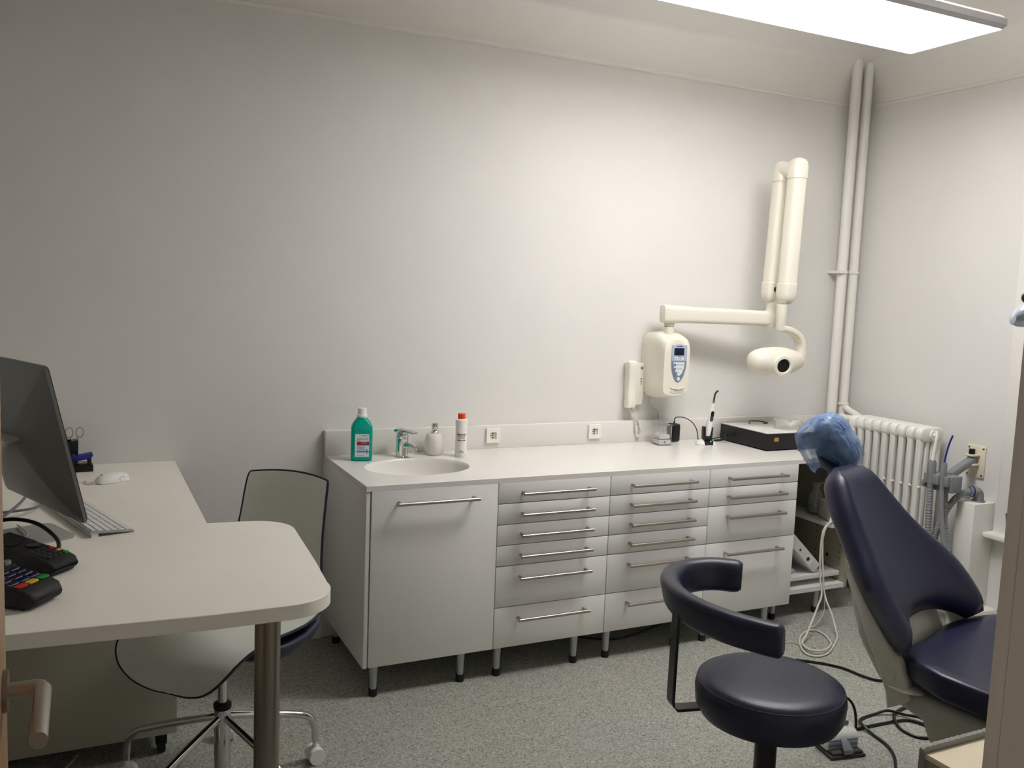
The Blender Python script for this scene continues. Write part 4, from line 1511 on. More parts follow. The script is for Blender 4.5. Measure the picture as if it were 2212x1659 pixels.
# mouse
t = thing('computer_mouse', 'white wired computer mouse on the desk', 'mouse', (-1.262, .308, ZD), 0.52)
b = MB()
rs = []
for i in range(15):
    a = -PI / 2 + PI * i / 14
    x = .060 * math.sin(a)
    r_ = max(.03, math.cos(a)) ** .6
    rs.append([(x, y * r_, .0015 + max(0.0, z) * r_ ** 1.1) for y, z in [(.031 * math.cos(2 * PI * j / 20), .034 * math.sin(2 * PI * j / 20) if j <= 10 else -.0) for j in range(20)]])
b.rings(rs)
b.build('shell', 'white_plastic', t)
MB().ell((-.040, 0, .0285), (.0036, .0036, .0036), 10, 8).build('scroll_ball', 'ink_grey', t)
MB().tube([(.012, -.0300, .006), (.010, -.0298, .014), (.018, -.0282, .019), (.028, -.0262, .016), (.030, -.0258, .006)], .0006, n=5, smooth=4).build('side_button', 'ink_grey', t)
MB().tube([(-.058, 0, .006), (-.075, -.002, .003), (-.088, .010, .003), (-.080, .028, .003), (-.072, .040, .006), (-.078, .050, .003), (-.095, .045, .003), (-.13, .050, .003)], .0018, n=6, smooth=6).build('cord', 'cord_white', t)

# pen pot with scissors
t = thing('pen_pot', 'black pen pot standing on the desk against the wall', 'pen pot', (-1.392, .575, ZD))
b = MB()
o_, i_ = rrect(.024, .024, .004, 2), rrect(.0215, .0215, .003, 2)
b.rings([[(x * .97, y * .97, 0) for x, y in o_], [(x, y, .105) for x, y in o_], [(x, y, .105) for x, y in i_], [(x, y, .004) for x, y in i_]])
b.build('pot_body', 'black', t)
t = thing('scissors', 'steel scissors standing handles up in the black pen pot', 'scissors', (-1.392, .572, ZD + .006), 0.1)
for s in (-1, 1):
    lean = T((0, 0, 0)) @ RY(math.radians(9 * s + 6))
    b = MB()
    b.box((-.005, -.001 + .0012 * s, .0), (.005, .001 + .0012 * s, .105), 0.0, m=RY(math.radians(4 * s + 6)))
    b.build('blade', 'steel', t)
    cxx = .0175 * s + .012
    ring = [(cxx + .0125 * math.cos(2 * PI * i / 20), .0012 * s, .128 + .0185 * math.sin(2 * PI * i / 20)) for i in range(20)]
    b = MB().tube(ring, .0022, n=8, loop=True)
    b.tube([(.007 + .003 * s, .0012 * s, .095), (cxx - .003 * s, .0012 * s, .112)], .0024, n=6)
    b.build('finger_ring', 'steel', t)
# hole punch
t = thing('hole_punch', 'blue and black hole punch on the desk beside the pen pot', 'hole punch', (-1.357, .525, ZD), 0.06)
MB().box((-.036, -.030, 0), (.036, .030, .026), .004).build('base_tray', 'black', t)
b = MB()
b.box((-.030, -.026, .026), (-.018, .022, .048), .002)
b.box((.018, -.026, .026), (.030, .022, .048), .002)
b.build('punch_block', 'black', t)
b = MB()
b.prism([(-.038, .040), (-.030, .062), (-.022, .056), (.034, .066), (.036, .058), (.030, .048), (-.034, .036)], -.024, .020, 'y', .002)
b.build('lever', 'blue', t)
MB().cyl((-.016, -.028, .036), (.016, -.028, .036), .0035, n=8).build('spring_bar', 'steel', t)


# card terminals
def terminal(name, label, corner_near, rot, L_, W_, hgt, tall, keys):
    t = thing(name, label, 'card reader', (corner_near[0], corner_near[1], ZD), rot)
    b = MB()
    rs = []
    for x, hw, z0, z1 in ((-.001, W_ * .40, .012, hgt * .62), (.012, W_ * .48, .004, hgt * .84), (.035, W_ * .5, .003, hgt), (L_ * .55, W_ * .49, .003, hgt * 1.25), (L_ * .62, W_ * .49, .004, hgt * 1.35 + tall * .2), (L_ * .95, W_ * .47, .006, hgt * 1.6 + tall), (L_, W_ * .44, .012, hgt * 1.5 + tall)):
        rs.append([(x, y, (z0 + z1) / 2 + z) for y, z in rrect(hw, (z1 - z0) / 2, .009, 3)])
    b.rings(rs)
    b.build('case', 'black_matte', t, angle=50)
    for sy in (-1, 1):
        MB().cyl((.03, sy * W_ * .36, 0), (.03, sy * W_ * .36, .006), .006, n=8).build('foot', 'rubber', t)
        MB().cyl((L_ * .9, sy * W_ * .36, 0), (L_ * .9, sy * W_ * .36, .009), .006, n=8).build('foot', 'rubber', t)

    def surf(x):
        if x < .035:
            return hgt
        k = (x - .035) / (L_ * .55 - .035)
        return hgt + (hgt * .25) * k
    return t, surf


# near terminal: colour keys across the end
ang = math.atan2(.85, -.95)
t, surf = terminal('card_terminal', 'black card terminal with lit keypad, nearer the desk edge', (-1.424, -.926), math.radians(144), .185, .108, .047, .002, None)
for i, (m_, y) in enumerate((('green_key', -.033), ('yellow_key', .0), ('red_key', .033))):
    MB().prism([(x + .040, yy + y) for x, yy in rrect(.0085, .0135, .004, 3)], surf(.04) - .001, surf(.04) + .0028, 'z', .0008).build('function_key', m_, t)
for r_ in range(4):
    for c_ in range(3):
        x, y = .061 + .0165 * r_, (c_ - 1) * .031
        z = surf(x)
        k_ = MB().prism([(xx + x, yy + y) for xx, yy in rrect(.0060, .0118, .002, 2)], z - .001, z + .003, 'z').build('number_key', 'black', t)
        b = MB()
        b.box((x - .0076, y - .0090, z - .0008), (x - .0064, y + .0110, z + .0010))
        b.box((x - .0076, y + .0124, z - .0008), (x + .004, y + .0134, z + .0010))
        b.build('key_backlight', 'key_glow', k_)
for y in (-.036, .0, .036):
    z = surf(.132) + .010
    MB().prism([(xx + .132, yy + y) for xx, yy in rrect(.006, .010 if y else .020, .003, 2)], z - .012, z + .001, 'z').build('menu_key', 'ink_grey', t)
t2, surf2 = terminal('card_terminal', 'black handheld card terminal in its cradle behind the other', (-1.392, -.712), math.radians(138), .215, .092, .042, .002, None)
for i, (m_, y) in enumerate((('green_key', -.026), ('yellow_key', -.004), ('red_key', .018))):
    pass
for i, m_ in enumerate(('green_key', 'yellow_key', 'red_key')):
    x = .030 + .021 * i
    MB().prism([(xx + x, yy - .030) for xx, yy in rrect(.0045, .0055, .002, 2)], surf2(x) - .002, surf2(x) + .0022, 'z').build('function_key', m_, t2)
for r_ in range(4):
    for c_ in range(3):
        x, y = .030 + .0165 * r_, -.012 + .0165 * c_
        MB().prism([(xx + x, yy + y) for xx, yy in rrect(.0052, .0062, .003, 3)], surf2(x) - .002, surf2(x) + .0018, 'z').build('number_key', 'darkgrey', t2)
MB().lathe([(.0, .0), (.016, .0), (.017, .002), (.0, .003)], (.108, -.012, surf2(.108) + .002), n=18).build('navigation_key', 'darkgrey', t2)
MB().prism([(x + .155, y) for x, y in rrect(.024, .032, .004, 3)], surf2(.155) - .002, surf2(.155) + .004, 'z').build('display', 'black', t2)
MB().box((.010, -.040, .0), (.150, .040, .026), .006).build('cradle', 'black', t2)

# black cable tangle behind the terminals
t = thing('black_cables', 'tangle of black cables behind the card terminals on the desk', 'cable', (-1.48, -.45, ZD))
b = MB()
zz = ZD
b.tube([(-1.62, -.36, zz + .035), (-1.54, -.34, zz + .050), (-1.47, -.38, zz + .045), (-1.42, -.46, zz + .022), (-1.415, -.53, zz + .008), (-1.45, -.575, zz + .006), (-1.50, -.60, zz + .007), (-1.56, -.60, zz + .008)], .0055, n=8, smooth=7)
b.build('thick_cable', 'black', t, world=True)
b = MB()
b.tube([(-1.60, -.50, zz + .012), (-1.53, -.49, zz + .015), (-1.485, -.50, zz + .020), (-1.462, -.53, zz + .016), (-1.48, -.56, zz + .010), (-1.54, -.57, zz + .008), (-1.60, -.56, zz + .010), (-1.56, -.53, zz + .022), (-1.50, -.515, zz + .026), (-1.47, -.535, zz + .022), (-1.50, -.575, zz + .014), (-1.58, -.60, zz + .012)], .0042, n=8, smooth=7)
b.build('coiled_cable', 'black', t, world=True)
b = MB()
b.tube([(-1.46, -.60, zz + .005), (-1.42, -.585, zz + .012), (-1.395, -.59, zz + .010), (-1.40, -.615, zz + .006), (-1.44, -.635, zz + .006)], .0036, n=8, smooth=7)
b.build('thin_cable', 'black', t, world=True)
t = thing('pale_cables', 'pale grey computer cables lying on the desk by the stand', 'cable', (-1.50, -.20, ZD))
b = MB()
b.tube([(-1.62, -.10, zz + .010), (-1.55, -.12, zz + .018), (-1.48, -.10, zz + .022), (-1.44, -.02, zz + .035)], .004, n=8, smooth=6)
b.build('cable_run', 'ink_grey', t, world=True)
b = MB()
b.tube([(-1.60, -.28, zz + .006), (-1.55, -.20, zz + .03), (-1.51, -.09, zz + .05), (-1.49, .03, zz + .09)], .0042, n=8, smooth=6)
b.build('cable_run', 'ink_grey', t, world=True)
b = MB()
b.tube([(-1.60, -.42, zz + .006), (-1.54, -.44, zz + .008), (-1.50, -.42, zz + .014), (-1.49, -.36, zz + .014), (-1.52, -.25, zz + .01)], .0028, n=6, smooth=6)
b.build('cable_run', 'cord_white', t, world=True)

# ================================================================== NAVY STOOL
SCX, SCY, SZ = .212, -1.374, .566
t = thing('dentist_stool', 'navy padded stool with curved backrest on a black bracket', 'stool', (SCX, SCY, 0))
b = MB()
b.lathe([(.0, SZ - .104), (.150, SZ - .104), (.172, SZ - .098), (.184, SZ - .076), (.187, SZ - .040), (.184, SZ - .022), (.178, SZ - .0125), (.166, SZ - .005), (.14, SZ - .0005), (.08, SZ + .002), (.0, SZ + .003)], n=64)
seat = b.build('seat', 'navy_stool', t)
MB().tube([(.1805 * math.cos(2 * PI * i / 64), .1805 * math.sin(2 * PI * i / 64), SZ - .0155) for i in range(64)], .0016, n=6, loop=True).build('seam_piping', 'navy_stool', seat)
MB().lathe([(.0, SZ - .116), (.12, SZ - .116), (.12, SZ - .104), (.0, SZ - .104)], n=32).build('seat_plate', 'black', t)
MB().cyl((0, 0, .10), (0, 0, SZ - .112), .028, n=22).build('gas_column', 'black', t)
b = MB()
b.tube([(.02, -.01, SZ - .120), (.075, -.028, SZ - .128), (.095, -.035, SZ - .133)], .007, n=10, smooth=3)
b.ell((.115, -.040, SZ - .140), (.034, .026, .024), 18, 12)
b.build('height_lever', 'black', t)
MB().lathe([(.0, .05), (.04, .05), (.042, .06), (.036, .115), (.030, .125), (.0, .125)], n=22).build('hub', 'black', t)
for k in range(5):
    a = 2 * PI * k / 5 + .3
    c, s = math.cos(a), math.sin(a)
    ar = MB().tube([(c * .03, s * .03, .085), (c * .15, s * .15, .078), (c * .26, s * .26, .066)], .016, n=10, radii=[.020, .017, .013]).build('base_arm', 'black', t)
    b = MB()
    b.cyl((c * .26 - s * .016, s * .26 + c * .016, .025), (c * .26 + s * .016, s * .26 - c * .016, .025), .025, n=16)
    b.cyl((c * .26, s * .26, .025), (c * .26, s * .26, .06), .008, n=8)
    b.build('castor', 'rubber', ar)
# backrest arc
ctl = [(.350, -1.085), (.285, -1.033), (.190, -1.030), (.105, -1.085), (.052, -1.180), (.036, -1.280), (.054, -1.385), (.092, -1.470), (.115, -1.508)]
line_ = spline([Vector((x - SCX, y - SCY, 0)) for x, y in ctl], 6)
b = MB()
rs = []
NB = len(line_) - 1
for i, p in enumerate(line_):
    d_ = (line_[min(i + 1, NB)] - line_[max(i - 1, 0)]).normalized()
    o_ = Vector((d_.y, -d_.x, 0)) * -1.0
    if o_.dot(p - Vector((.23 - SCX, -1.27 - SCY, 0))) < 0:
        o_ = -o_
    e_ = min(i, NB - i)
    k = 1.0 if e_ >= 2 else (.80, .94)[e_]
    hh, hw = .044 * k, .0270 * k
    rs.append([p + o_ * (u + v * .22) + Vector((0, 0, .722 + v)) for u, v in rrect(hw, hh, hw * .85, 6)])
b.rings(rs)
b.build('backrest', 'navy_stool', t, angle=60)
ab = math.radians(167)
BCX, BCY = .236 - SCX, -1.272 - SCY
ux, uy = math.cos(ab), math.sin(ab)
tx_, ty_ = -uy, ux


def bar_ring(r_, z, dr, dz, hw=.018):
    """flat bar section: centre at radius r_, thickness direction (dr,dz)"""
    cx_, cy_ = BCX + r_ * ux, BCY + r_ * uy
    return [(cx_ + tx_ * s_ * hw + ux * dr * q, cy_ + ty_ * s_ * hw + uy * dr * q, z + dz * q) for s_, q in ((1, 1), (-1, 1), (-1, -1), (1, -1))]


b = MB()
b.rings([bar_ring(.220, .720, .004, 0), bar_ring(.222, .470, .004, 0), bar_ring(.219, .455, .003, .003), bar_ring(.208, .447, 0, .004), bar_ring(.04, .447, 0, .004)])
b.build('backrest_bracket', 'black', t)

# ================================================================== FOOT PEDAL AND CABLES
t = thing('foot_pedal', 'white and blue foot pedal with a black wire bail on the floor', 'foot pedal', (.955, -.925, 0), -.18)
b = MB()
b.prism([(-.066, -.065), (.066, -.065), (.066, .02), (.050, .075), (-.050, .075), (-.066, .02)], .0, .012, 'z', .003)
b.build('base_plate', 'darkgrey', t)
b = MB()
rs = []
for y, hw, z1 in ((-.030, .060, .056), (-.022, .064, .070), (.010, .063, .088), (.045, .054, .098), (.066, .046, .086), (.076, .040, .066)):
    rs.append([(x, y, .012 + (z1 - .012) / 2 + z) for x, z in rrect(hw, (z1 - .012) / 2, .012, 3)])
b.rings(rs)
b.build('housing', 'white_plastic', t)
for k, (z, m_) in enumerate(((.046, 'sky_ink'), (.036, 'ink_pale'), (.028, 'sky_ink'))):
    MB().box((-.056, -.0325, z), (.056, -.0295, z + .006), .0005).build('stripe', m_, t)
MB().prism([(-.058, -.060), (.058, -.060), (.058, -.031), (-.058, -.031)], .012, .022, 'z', .003).build('treadle', 'darkgrey', t)
b = MB()
rs = []
for y, z, hw in ((-.064, .022, .018), (-.052, .034, .017), (-.040, .044, .014), (-.031, .048, .010)):
    rs.append([(x, y, z + q) for x, q in rrect(hw, .008, .006, 3)])
b.rings(rs)
b.build('pedal_button', 'holder', t)
MB().prism([(-.040, .0), (.040, .0), (.034, .030), (.0, .042), (-.034, .030)], .084, .100, 'z', .003).build('top_button', 'holder', t)
b = MB()
b.tube([(.064, -.008, .030), (.066, -.002, .10), (.058, .01, .150), (.036, .03, .172), (.0, .035, .176), (-.04, .03, .172), (-.064, .01, .14), (-.066, -.002, .08), (-.064, -.008, .03)], .0048, n=8, smooth=5)
b.build('wire_bail', 'black', t)

t = thing('pedal_cable', 'long black cable looped on the floor behind the foot pedal', 'cable', (1.30, -.90, 0))
zf = .0055
b = MB()
P1 = [(1.01, -.875, .030), (1.08, -.845, .014), (1.137, -.853, 0), (1.173, -.852, 0), (1.233, -.855, 0), (1.299, -.86, 0), (1.353, -.87, 0), (1.381, -.902, .0), (1.388, -.946, 0), (1.371, -.979, 0), (1.327, -.996, 0), (1.292, -.982, 0), (1.276, -.947, 0), (1.281, -.904, 0),
      (1.306, -.857, .011), (1.35, -.821, .004), (1.417, -.798, 0), (1.477, -.799, 0), (1.515, -.825, 0), (1.525, -.868, 0), (1.503, -.908, 0), (1.463, -.924, 0), (1.422, -.918, 0), (1.398, -.888, .011), (1.375, -.84, .004), (1.333, -.806, .011), (1.285, -.791, 0), (1.219, -.797, 0), (1.176, -.817, .004), (1.153, -.850, .011), (1.150, -.885, .004), (1.147, -.916, 0), (1.134, -.978, 0), (1.1, -1.037, 0), (1.044, -1.094, 0), (.996, -1.133, 0)]
b.tube([(x, y, z + zf) if z < .012 else (x, y, z) for x, y, z in P1], .0054, n=8, smooth=7)
b.build('cable_run', 'black', t, world=True)
t = thing('floor_cable', 'black cable running across the floor from stool to dental chair', 'cable', (1.5, -.5, 0))
b = MB()
b.tube([(1.36, -.30, .006), (1.422, -.355, .006), (1.444, -.376, .006), (1.487, -.44, .006), (1.504, -.526, .006), (1.525, -.573, .006), (1.568, -.599, .006), (1.619, -.606, .006), (1.709, -.604, .006)], .0055, n=8, smooth=7)
b.build('cable_run', 'black', t, world=True)
t = thing('chair_supply_cable', 'black cable curving behind the dental chair backrest', 'cable', (1.88, -.2, 0))
b = MB()
b.tube([(2.12, .024, .006), (2.013, -.047, .006), (1.912, -.131, .006), (1.836, -.218, .006), (1.804, -.284, .006), (1.789, -.348, .006), (1.792, -.415, .006)], .005, n=8, smooth=7)
b.build('cable_run', 'black', t, world=True)
t = thing('under_cabinet_cable', 'dark cable lying on the floor beneath the drawer cabinets', 'cable', (.85, .2, 0))
MB().tube([(.60, .25, .004), (.74, .17, .004), (.86, .18, .004), (.98, .22, .004), (1.2, .3, .004)], .004, n=6, smooth=6).build('cable_run', 'black', t, world=True)

# ================================================================== DENTAL CHAIR
t = thing('dental_chair', 'navy dental patient chair with winged backrest and grey base', 'dental chair', (1.05, -1.45, 0))
w_ = Vector((.95067, .31022, 0))
a_ = Vector((-.31022, .95067, 0))
l_ = (a_ * .559 + Vector((0, 0, .829))).normalized()
n_ = w_.cross(l_).normalized()
K = .92
P0 = Vector((.959, -1.2545, .563)) - w_ * .062
BP = [(-.030, .312, -.012), (.000, .328, -.014), (.05, .330, -.016), (.10, .326, -.018), (.16, .314, -.022), (.22, .285, -.026), (.29, .243, -.030), (.36, .206, -.032), (.42, .180, -.032), (.48, .150, -.028), (.53, .122, -.022), (.562, .092, -.014), (.578, .055, -.006)]


def back_pt(lv, s_, thick=0.0):
    """point on backrest: lv along length, s_ -1..1 across"""
    i = 0
    while i < len(BP) - 2 and BP[i + 1][0] < lv:
        i += 1
    k = (lv - BP[i][0]) / (BP[i + 1][0] - BP[i][0])
    hw = BP[i][1] * (1 - k) + BP[i + 1][1] * k
    cx_ = BP[i][2] * (1 - k) + BP[i + 1][2] * k
    bow = .085 * (hw / .35) ** 2 * abs(s_) ** 2.2
    return P0 + w_ * (cx_ + hw * s_) * K + l_ * lv * K + n_ * (bow + thick) * K


def bottom_l(s_):
    """lower edge: arch between the two wings"""
    return -.030 + .085 * max(0.0, 1 - (abs(s_) / .74) ** 2.4)


b = MB()
rs = []
NC = 22
cross = []
for j in range(24 + 1):
    u = j / 24
    rs_f = []
    for i in range(NC + 1):
        s_ = -1 + 2 * i / NC
        lo_ = bottom_l(s_)
        lv = lo_ + (.578 - lo_) * u
        rs_f.append((lv, s_))
    cross.append(rs_f)
bm_ = b.bm
front = [[None] * (NC + 1) for _ in cross]
back = [[None] * (NC + 1) for _ in cross]
for j, row in enumerate(cross):
    for i, (lv, s_) in enumerate(row):
        ed = min(min(j, 24 - j) / 3.0, min(i, NC - i) / 2.5, 1.0)
        h_ = .048 * (1 - (1 - ed) ** 2.2)
        front[j][i] = bm_.verts.new(back_pt(lv, s_, h_))
        if j in (0, 24) or i in (0, NC):
            back[j][i] = front[j][i]
        else:
            back[j][i] = bm_.verts.new(back_pt(lv, s_, -.046 * (1 - (1 - ed) ** 2.2)))
for j in range(24):
    for i in range(NC):
        for g in (front, back):
            q = [g[j][i], g[j][i + 1], g[j + 1][i + 1], g[j + 1][i]]
            if g is back:
                q.reverse()
            try:
                bm_.faces.new(q)
            except ValueError:
                pass
b.build('backrest', 'navy', t, world=True, angle=80)
# backrest carrier, grey shell on the back
b = MB()
rs = []
for lv, hw, d0, d1 in ((-.16, .20, -.10, -.075), (-.06, .235, -.105, -.055), (.04, .245, -.10, -.045), (.14, .22, -.09, -.035), (.26, .15, -.08, -.03), (.38, .09, -.07, -.028), (.46, .06, -.06, -.03)):
    rs.append([P0 + w_ * (u * K) + l_ * (lv * K) + n_ * ((d0 + d1) / 2 + v) * K for u, v in rrect(hw, (d1 - d0) / 2, (d1 - d0) * .4, 3)])
b.rings(rs)
b.build('backrest_carrier', 'chair_grey', t, world=True)
for s_ in (-1, 1):
    b = MB()
    rs = []
    for lv, nn, hw, hd in ((.26, -.030, .012, .014), (.16, -.020, .014, .020), (.06, -.012, .018, .026), (-.04, -.012, .022, .034), (-.10, -.022, .022, .036), (-.15, -.045, .018, .036)):
        c_ = P0 + w_ * (s_ * (.285 - .35 * max(0, lv - .08)) * K) + l_ * (lv * K) + n_ * nn * K
        rs.append([c_ + w_ * u + n_ * v for u, v in rrect(hw, hd, .012, 3)])
    b.rings(rs)
    b.build('carrier_arm', 'chair_grey', t, world=True)
    jc = P0 + w_ * (s_ * .312 * K) + l_ * (-.065 * K) + n_ * (-.018 * K)
    MB().cyl(jc - w_ * s_ * .006, jc + w_ * s_ * .003, .016, n=18).build('pivot_cap', 'chair_grey', t, world=True)
# headrest stem and cushion
hc = Vector((.893, -.880, 1.058))
b = MB()
st0, st1 = P0 + l_ * (.46 * K) - n_ * .045, hc + Vector((-.035, .02, -.03))
M = frame(st0, st1)
b.rings([[M @ Vector((x, y, z)) for x, y in rrect(.030, .008, .004, 2)] for z in (0, (st1 - st0).length)])
b.build('headrest_stem', 'navy', t, world=True)
MB().cyl(st0 + (st1 - st0) * .62 - n_ * .02 - w_ * .040, st0 + (st1 - st0) * .62 - n_ * .02, .020, n=16).build('headrest_joint', 'darkgrey', t, world=True)
# headrest local frame: leaning further forward
# the cushion is turned on its double joint: long axis slopes down to the right, face looks up and forward
hw_ = Vector((.488, -.330, -.807)).normalized()
hn = Vector((.256, -.817, .488))
hn = (hn - hw_ * hn.dot(hw_)).normalized()
hl = hn.cross(hw_).normalized()


def hp(u, v, q):
    return hc + hw_ * u + hl * v + hn * q


b = MB()
rs = []
for q, k in ((-.045, .45), (-.040, .72), (-.025, .90), (.0, .97), (.020, .93), (.033, .80), (.040, .55), (.042, .25)):
    ring = []
    for i in range(36):
        a = 2 * PI * i / 36
        c, s = math.cos(a), math.sin(a)
        kk = (abs(c) ** 2.8 + abs(s) ** 2.8) ** (-1 / 2.8)
        ring.append(hp(.098 * k * kk * c, .066 * k * kk * s, q - .014 * math.cos(a) ** 2 * 0))
    rs.append(ring)
b.rings(rs)
hr = b.build('headrest_cushion', 'navy', t, world=True, angle=70)
# blue film cover: crinkled bag around the cushion, gathered and flaring behind
cv = thing('headrest_cover', 'crinkled translucent blue plastic cover pulled over the headrest', 'cover', tuple(hc))
rnd = random.Random(3)
b = MB()
rs = []
layers = ((.052, .30), (.051, .60), (.044, .84), (.028, .985), (.005, 1.045), (-.020, 1.06), (-.040, 1.04), (-.060, 1.00), (-.080, .96), (-.098, .90), (-.110, .74), (-.114, .48), (-.112, .2))
for li, (q, k) in enumerate(layers):
    ring = []
    for i in range(60):
        a = 2 * PI * i / 60
        c, s = math.cos(a), math.sin(a)
        kk = (abs(c) ** 2.6 + abs(s) ** 2.6) ** (-1 / 2.6)
        cr = 1 + (.010 if q > 0 else .045) * math.sin(i * 2.6 + li * .8) * rnd.uniform(.3, 1) + (.0 if q > 0 else .03) * math.sin(i * .9 + li)
        ridge = .0022 * math.sin(18 * k * kk * s * 3.2) if q > .02 else 0
        ring.append(hp(.099 * k * kk * c * cr, .067 * k * kk * s * cr, q + ridge + (rnd.uniform(-.004, .004) if q < 0 else 0)))
    rs.append(ring)
b.rings(rs, cap=False)
b.bm.faces.new([b.bm.verts.new(p) for p in rs[0]])
bmesh.ops.remove_doubles(b.bm, verts=b.bm.verts, dist=1e-6)
b.build('film', 'blue_film', cv, world=True, angle=50)
# seat and leg rest
fw = -a_
S0 = P0 + Vector((0, 0, -.030)) + fw * .02
SP = [(-.005, .200, .010), (.03, .255, .012), (.08, .305, .010), (.15, .335, .000), (.25, .335, -.008), (.38, .310, -.004), (.50, .285, .010)]


def seat_rings(P_, S_, th_):
    rs = []
    for fwd, hw, dz in S_:
        ring = []
        for i in range(40):
            a = 2 * PI * i / 40
            c, s = math.cos(a), math.sin(a)
            kk = (abs(c) ** 4 + abs(s) ** 4) ** (-1 / 4)
            x = hw * kk * c
            up_ = .055 * (abs(x) / .33) ** 2.2 if s > -.2 else .03 * (abs(x) / .33) ** 2
            z = th_ / 2 * kk * s + dz + up_
            ring.append(P_ + w_ * x + fw * fwd + Vector((0, 0, z - th_ / 2)))
        rs.append(ring)
    return rs


rr = seat_rings(S0, SP, .075)
c0_, c1_ = rr[0], rr[-1]


def shrink(ring, k, d_):
    m_ = sum((Vector(p) for p in ring), Vector()) / len(ring)
    return [m_ + (Vector(p) - m_) * k + d_ for p in ring]


b = MB()
b.rings([shrink(c0_, .55, -fw * .016), shrink(c0_, .85, -fw * .010)] + rr + [shrink(c1_, .85, fw * .012), shrink(c1_, .5, fw * .018)])
b.build('seat', 'navy', t, world=True, angle=70)
L0 = S0 + fw * .52
LP = [(.02, .27, .0), (.10, .26, -.02), (.30, .24, -.09), (.50, .22, -.17), (.60, .19, -.21)]
rr = seat_rings(L0, LP, .06)
b = MB()
b.rings([shrink(rr[0], .7, -fw * .012)] + rr + [shrink(rr[-1], .6, fw * .02)])
b.build('leg_rest', 'navy', t, world=True, angle=70)
# grey under-body
b = MB()
U0 = S0 + Vector((0, 0, -.078))
rs = []
for fwd, hw, z0, z1 in ((-.060, .17, -.018, .004), (-.035, .215, -.034, .010), (.02, .248, -.048, .016), (.085, .266, -.058, .013), (.105, .272, -.100, .012), (.135, .278, -.140, .012), (.25, .285, -.160, .006), (.42, .27, -.165, .006), (.50, .25, -.165, .004)):
    rs.append([U0 + fw * fwd + w_ * u + Vector((0, 0, (z0 + z1) / 2 + v)) for u, v in rrect(hw, (z1 - z0) / 2, .022, 4)])
b.rings(rs)
b.build('seat_frame', 'chair_under', t, world=True)
b = MB()
b.ell((0, 0, 0), (.032, .055, .006), 20, 8, m=T(U0 + fw * .03 + w_ * -.262 + Vector((0, 0, .018))) @ RZ(.3))
b.build('oval_cap', 'white_plastic', t, world=True)
# pedestal column and floor plate
b = MB()
B0 = Vector((S0.x, S0.y, 0)) + fw * .42 + w_ * .06
rs = []
for z, hx_, hy_ in ((.03, .13, .16), (.12, .11, .13), (.30, .11, .13), (.37, .13, .15)):
    rs.append([(B0.x + (w_ * u + fw * v).x, B0.y + (w_ * u + fw * v).y, z) for u, v in rrect(hx_, hy_, .04, 4)])
b.rings(rs)
b.build('pedestal', 'chair_grey', t, world=True)
b = MB()
b.rings([[(B0 + w_ * u + fw * v + Vector((0, 0, z))) for u, v in rrect(.17, .30, .06, 4, 0, .14)] for z in (0.0, .03)])
b.build('floor_plate', 'chair_grey', t, world=True)

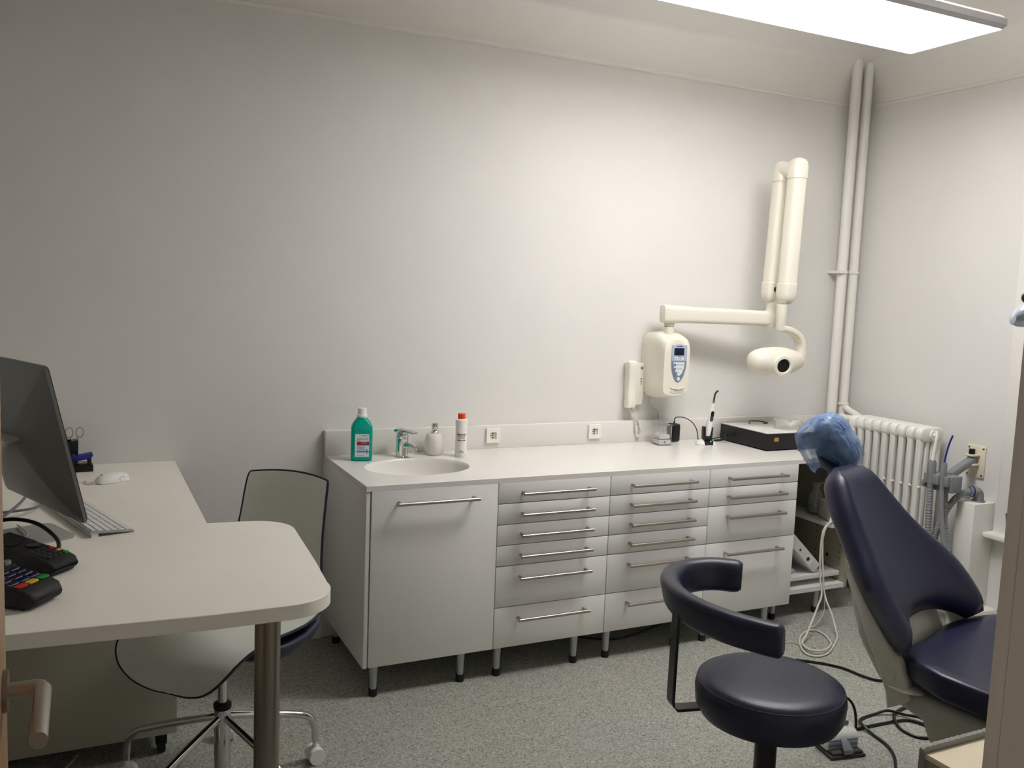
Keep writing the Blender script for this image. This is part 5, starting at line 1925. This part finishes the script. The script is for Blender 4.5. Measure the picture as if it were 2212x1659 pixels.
# ================================================================== INSTRUMENT CART (lower right)
CZ = .50
t = thing('instrument_cart', 'low cart with cream top and grey scalloped rear lip by the stool', 'cart', (.60, -1.90, 0))
CX0, CX1, CY0, CY1 = .372, .705, -2.12, -1.712
MB().box((CX0, CY0, .07), (CX1, CY1, CZ - .014), .002).build('cart_body', 'shade_brown', t, world=True)
MB().box((CX0, CY0, CZ - .0138), (CX1, CY1, CZ), .0015).build('cart_top', 'cream', t, world=True)
b = MB()
nsc = 18
pts = [(CX0 - .006, CZ - .075), (CX0 - .006, CZ + .010)]
for i in range(nsc):
    x0 = CX0 - .004 + (CX1 - CX0 + .008) * i / nsc
    dx = (CX1 - CX0 + .008) / nsc
    for k in range(1, 5):
        pts.append((x0 + dx * k / 5, CZ + .012 + .0035 * math.sin(PI * k / 5)))
pts += [(CX1 + .006, CZ + .010), (CX1 + .006, CZ - .075)]
b.prism(pts, CY1 + .0004, CY1 + .012, 'y')
b.build('rear_lip', 'lip_grey', t, world=True)
MB().box((CX0 - .030, CY0 + .02, CZ - .085), (CX0 - .0004, CY1 - .055, CZ - .070), .002).build('pull_out_tray', 'white_plastic', t, world=True)
for x in (CX0 + .04, CX1 - .04):
    for y in (CY0 + .04, CY1 - .04):
        b = MB()
        b.cyl((x - .011, y, .026), (x + .011, y, .026), .026, n=14)
        b.box((x - .014, y - .014, .035), (x + .014, y + .014, .070), .003)
        b.build('castor', 'rubber', t, world=True)

# ================================================================== OPERATING LIGHT (right edge)
t = thing('operating_light', 'chrome dental operating light head at the right edge of view', 'lamp', (1.90, -1.30, 0))
hcx = Vector((1.245, -1.225, 1.50))
ax_ = Vector((.82, -.55, .12)).normalized()
b = MB()
M = frame(hcx + ax_ * -.02, hcx + ax_)
rs = []
face = Vector((-.15, -.35, -.92)).normalized()
sd = ax_.cross(face).normalized()
b.rings([[hcx + ax_ * (u_ + .08) + sd * (r_ * math.cos(2 * PI * j / 24)) + face * (f_ + r_ * .62 * math.sin(2 * PI * j / 24)) for j in range(24)] for u_, r_, f_ in ((-.10, .008, .012), (-.095, .030, .008), (-.075, .050, .004), (-.04, .062, .0), (.04, .066, .0), (.09, .055, .0), (.11, .03, .0))])
b.build('reflector_head', 'lamp_shell', t, world=True)
MB().ell((0, 0, 0), (.012, .012, .016), 12, 8, m=T(hcx + ax_ * .03 - face * .055)).build('knob', 'black', t, world=True)
MB().tube([hcx + ax_ * .06 - face * .05, hcx + ax_ * .14 - face * .10, hcx + ax_ * .30 - face * .14, Vector((1.90, -1.30, 1.85))], .014, n=12, smooth=5).build('arm', 'xray', t, world=True)
MB().cyl((1.90, -1.30, 0), (1.90, -1.30, 1.87), .022, n=16).build('pole', 'xray', t, world=True)
MB().lathe([(.0, .0), (.15, .0), (.15, .02), (.03, .035), (.0, .035)], (1.90, -1.30, 0)).build('base', 'xray', t, world=True)
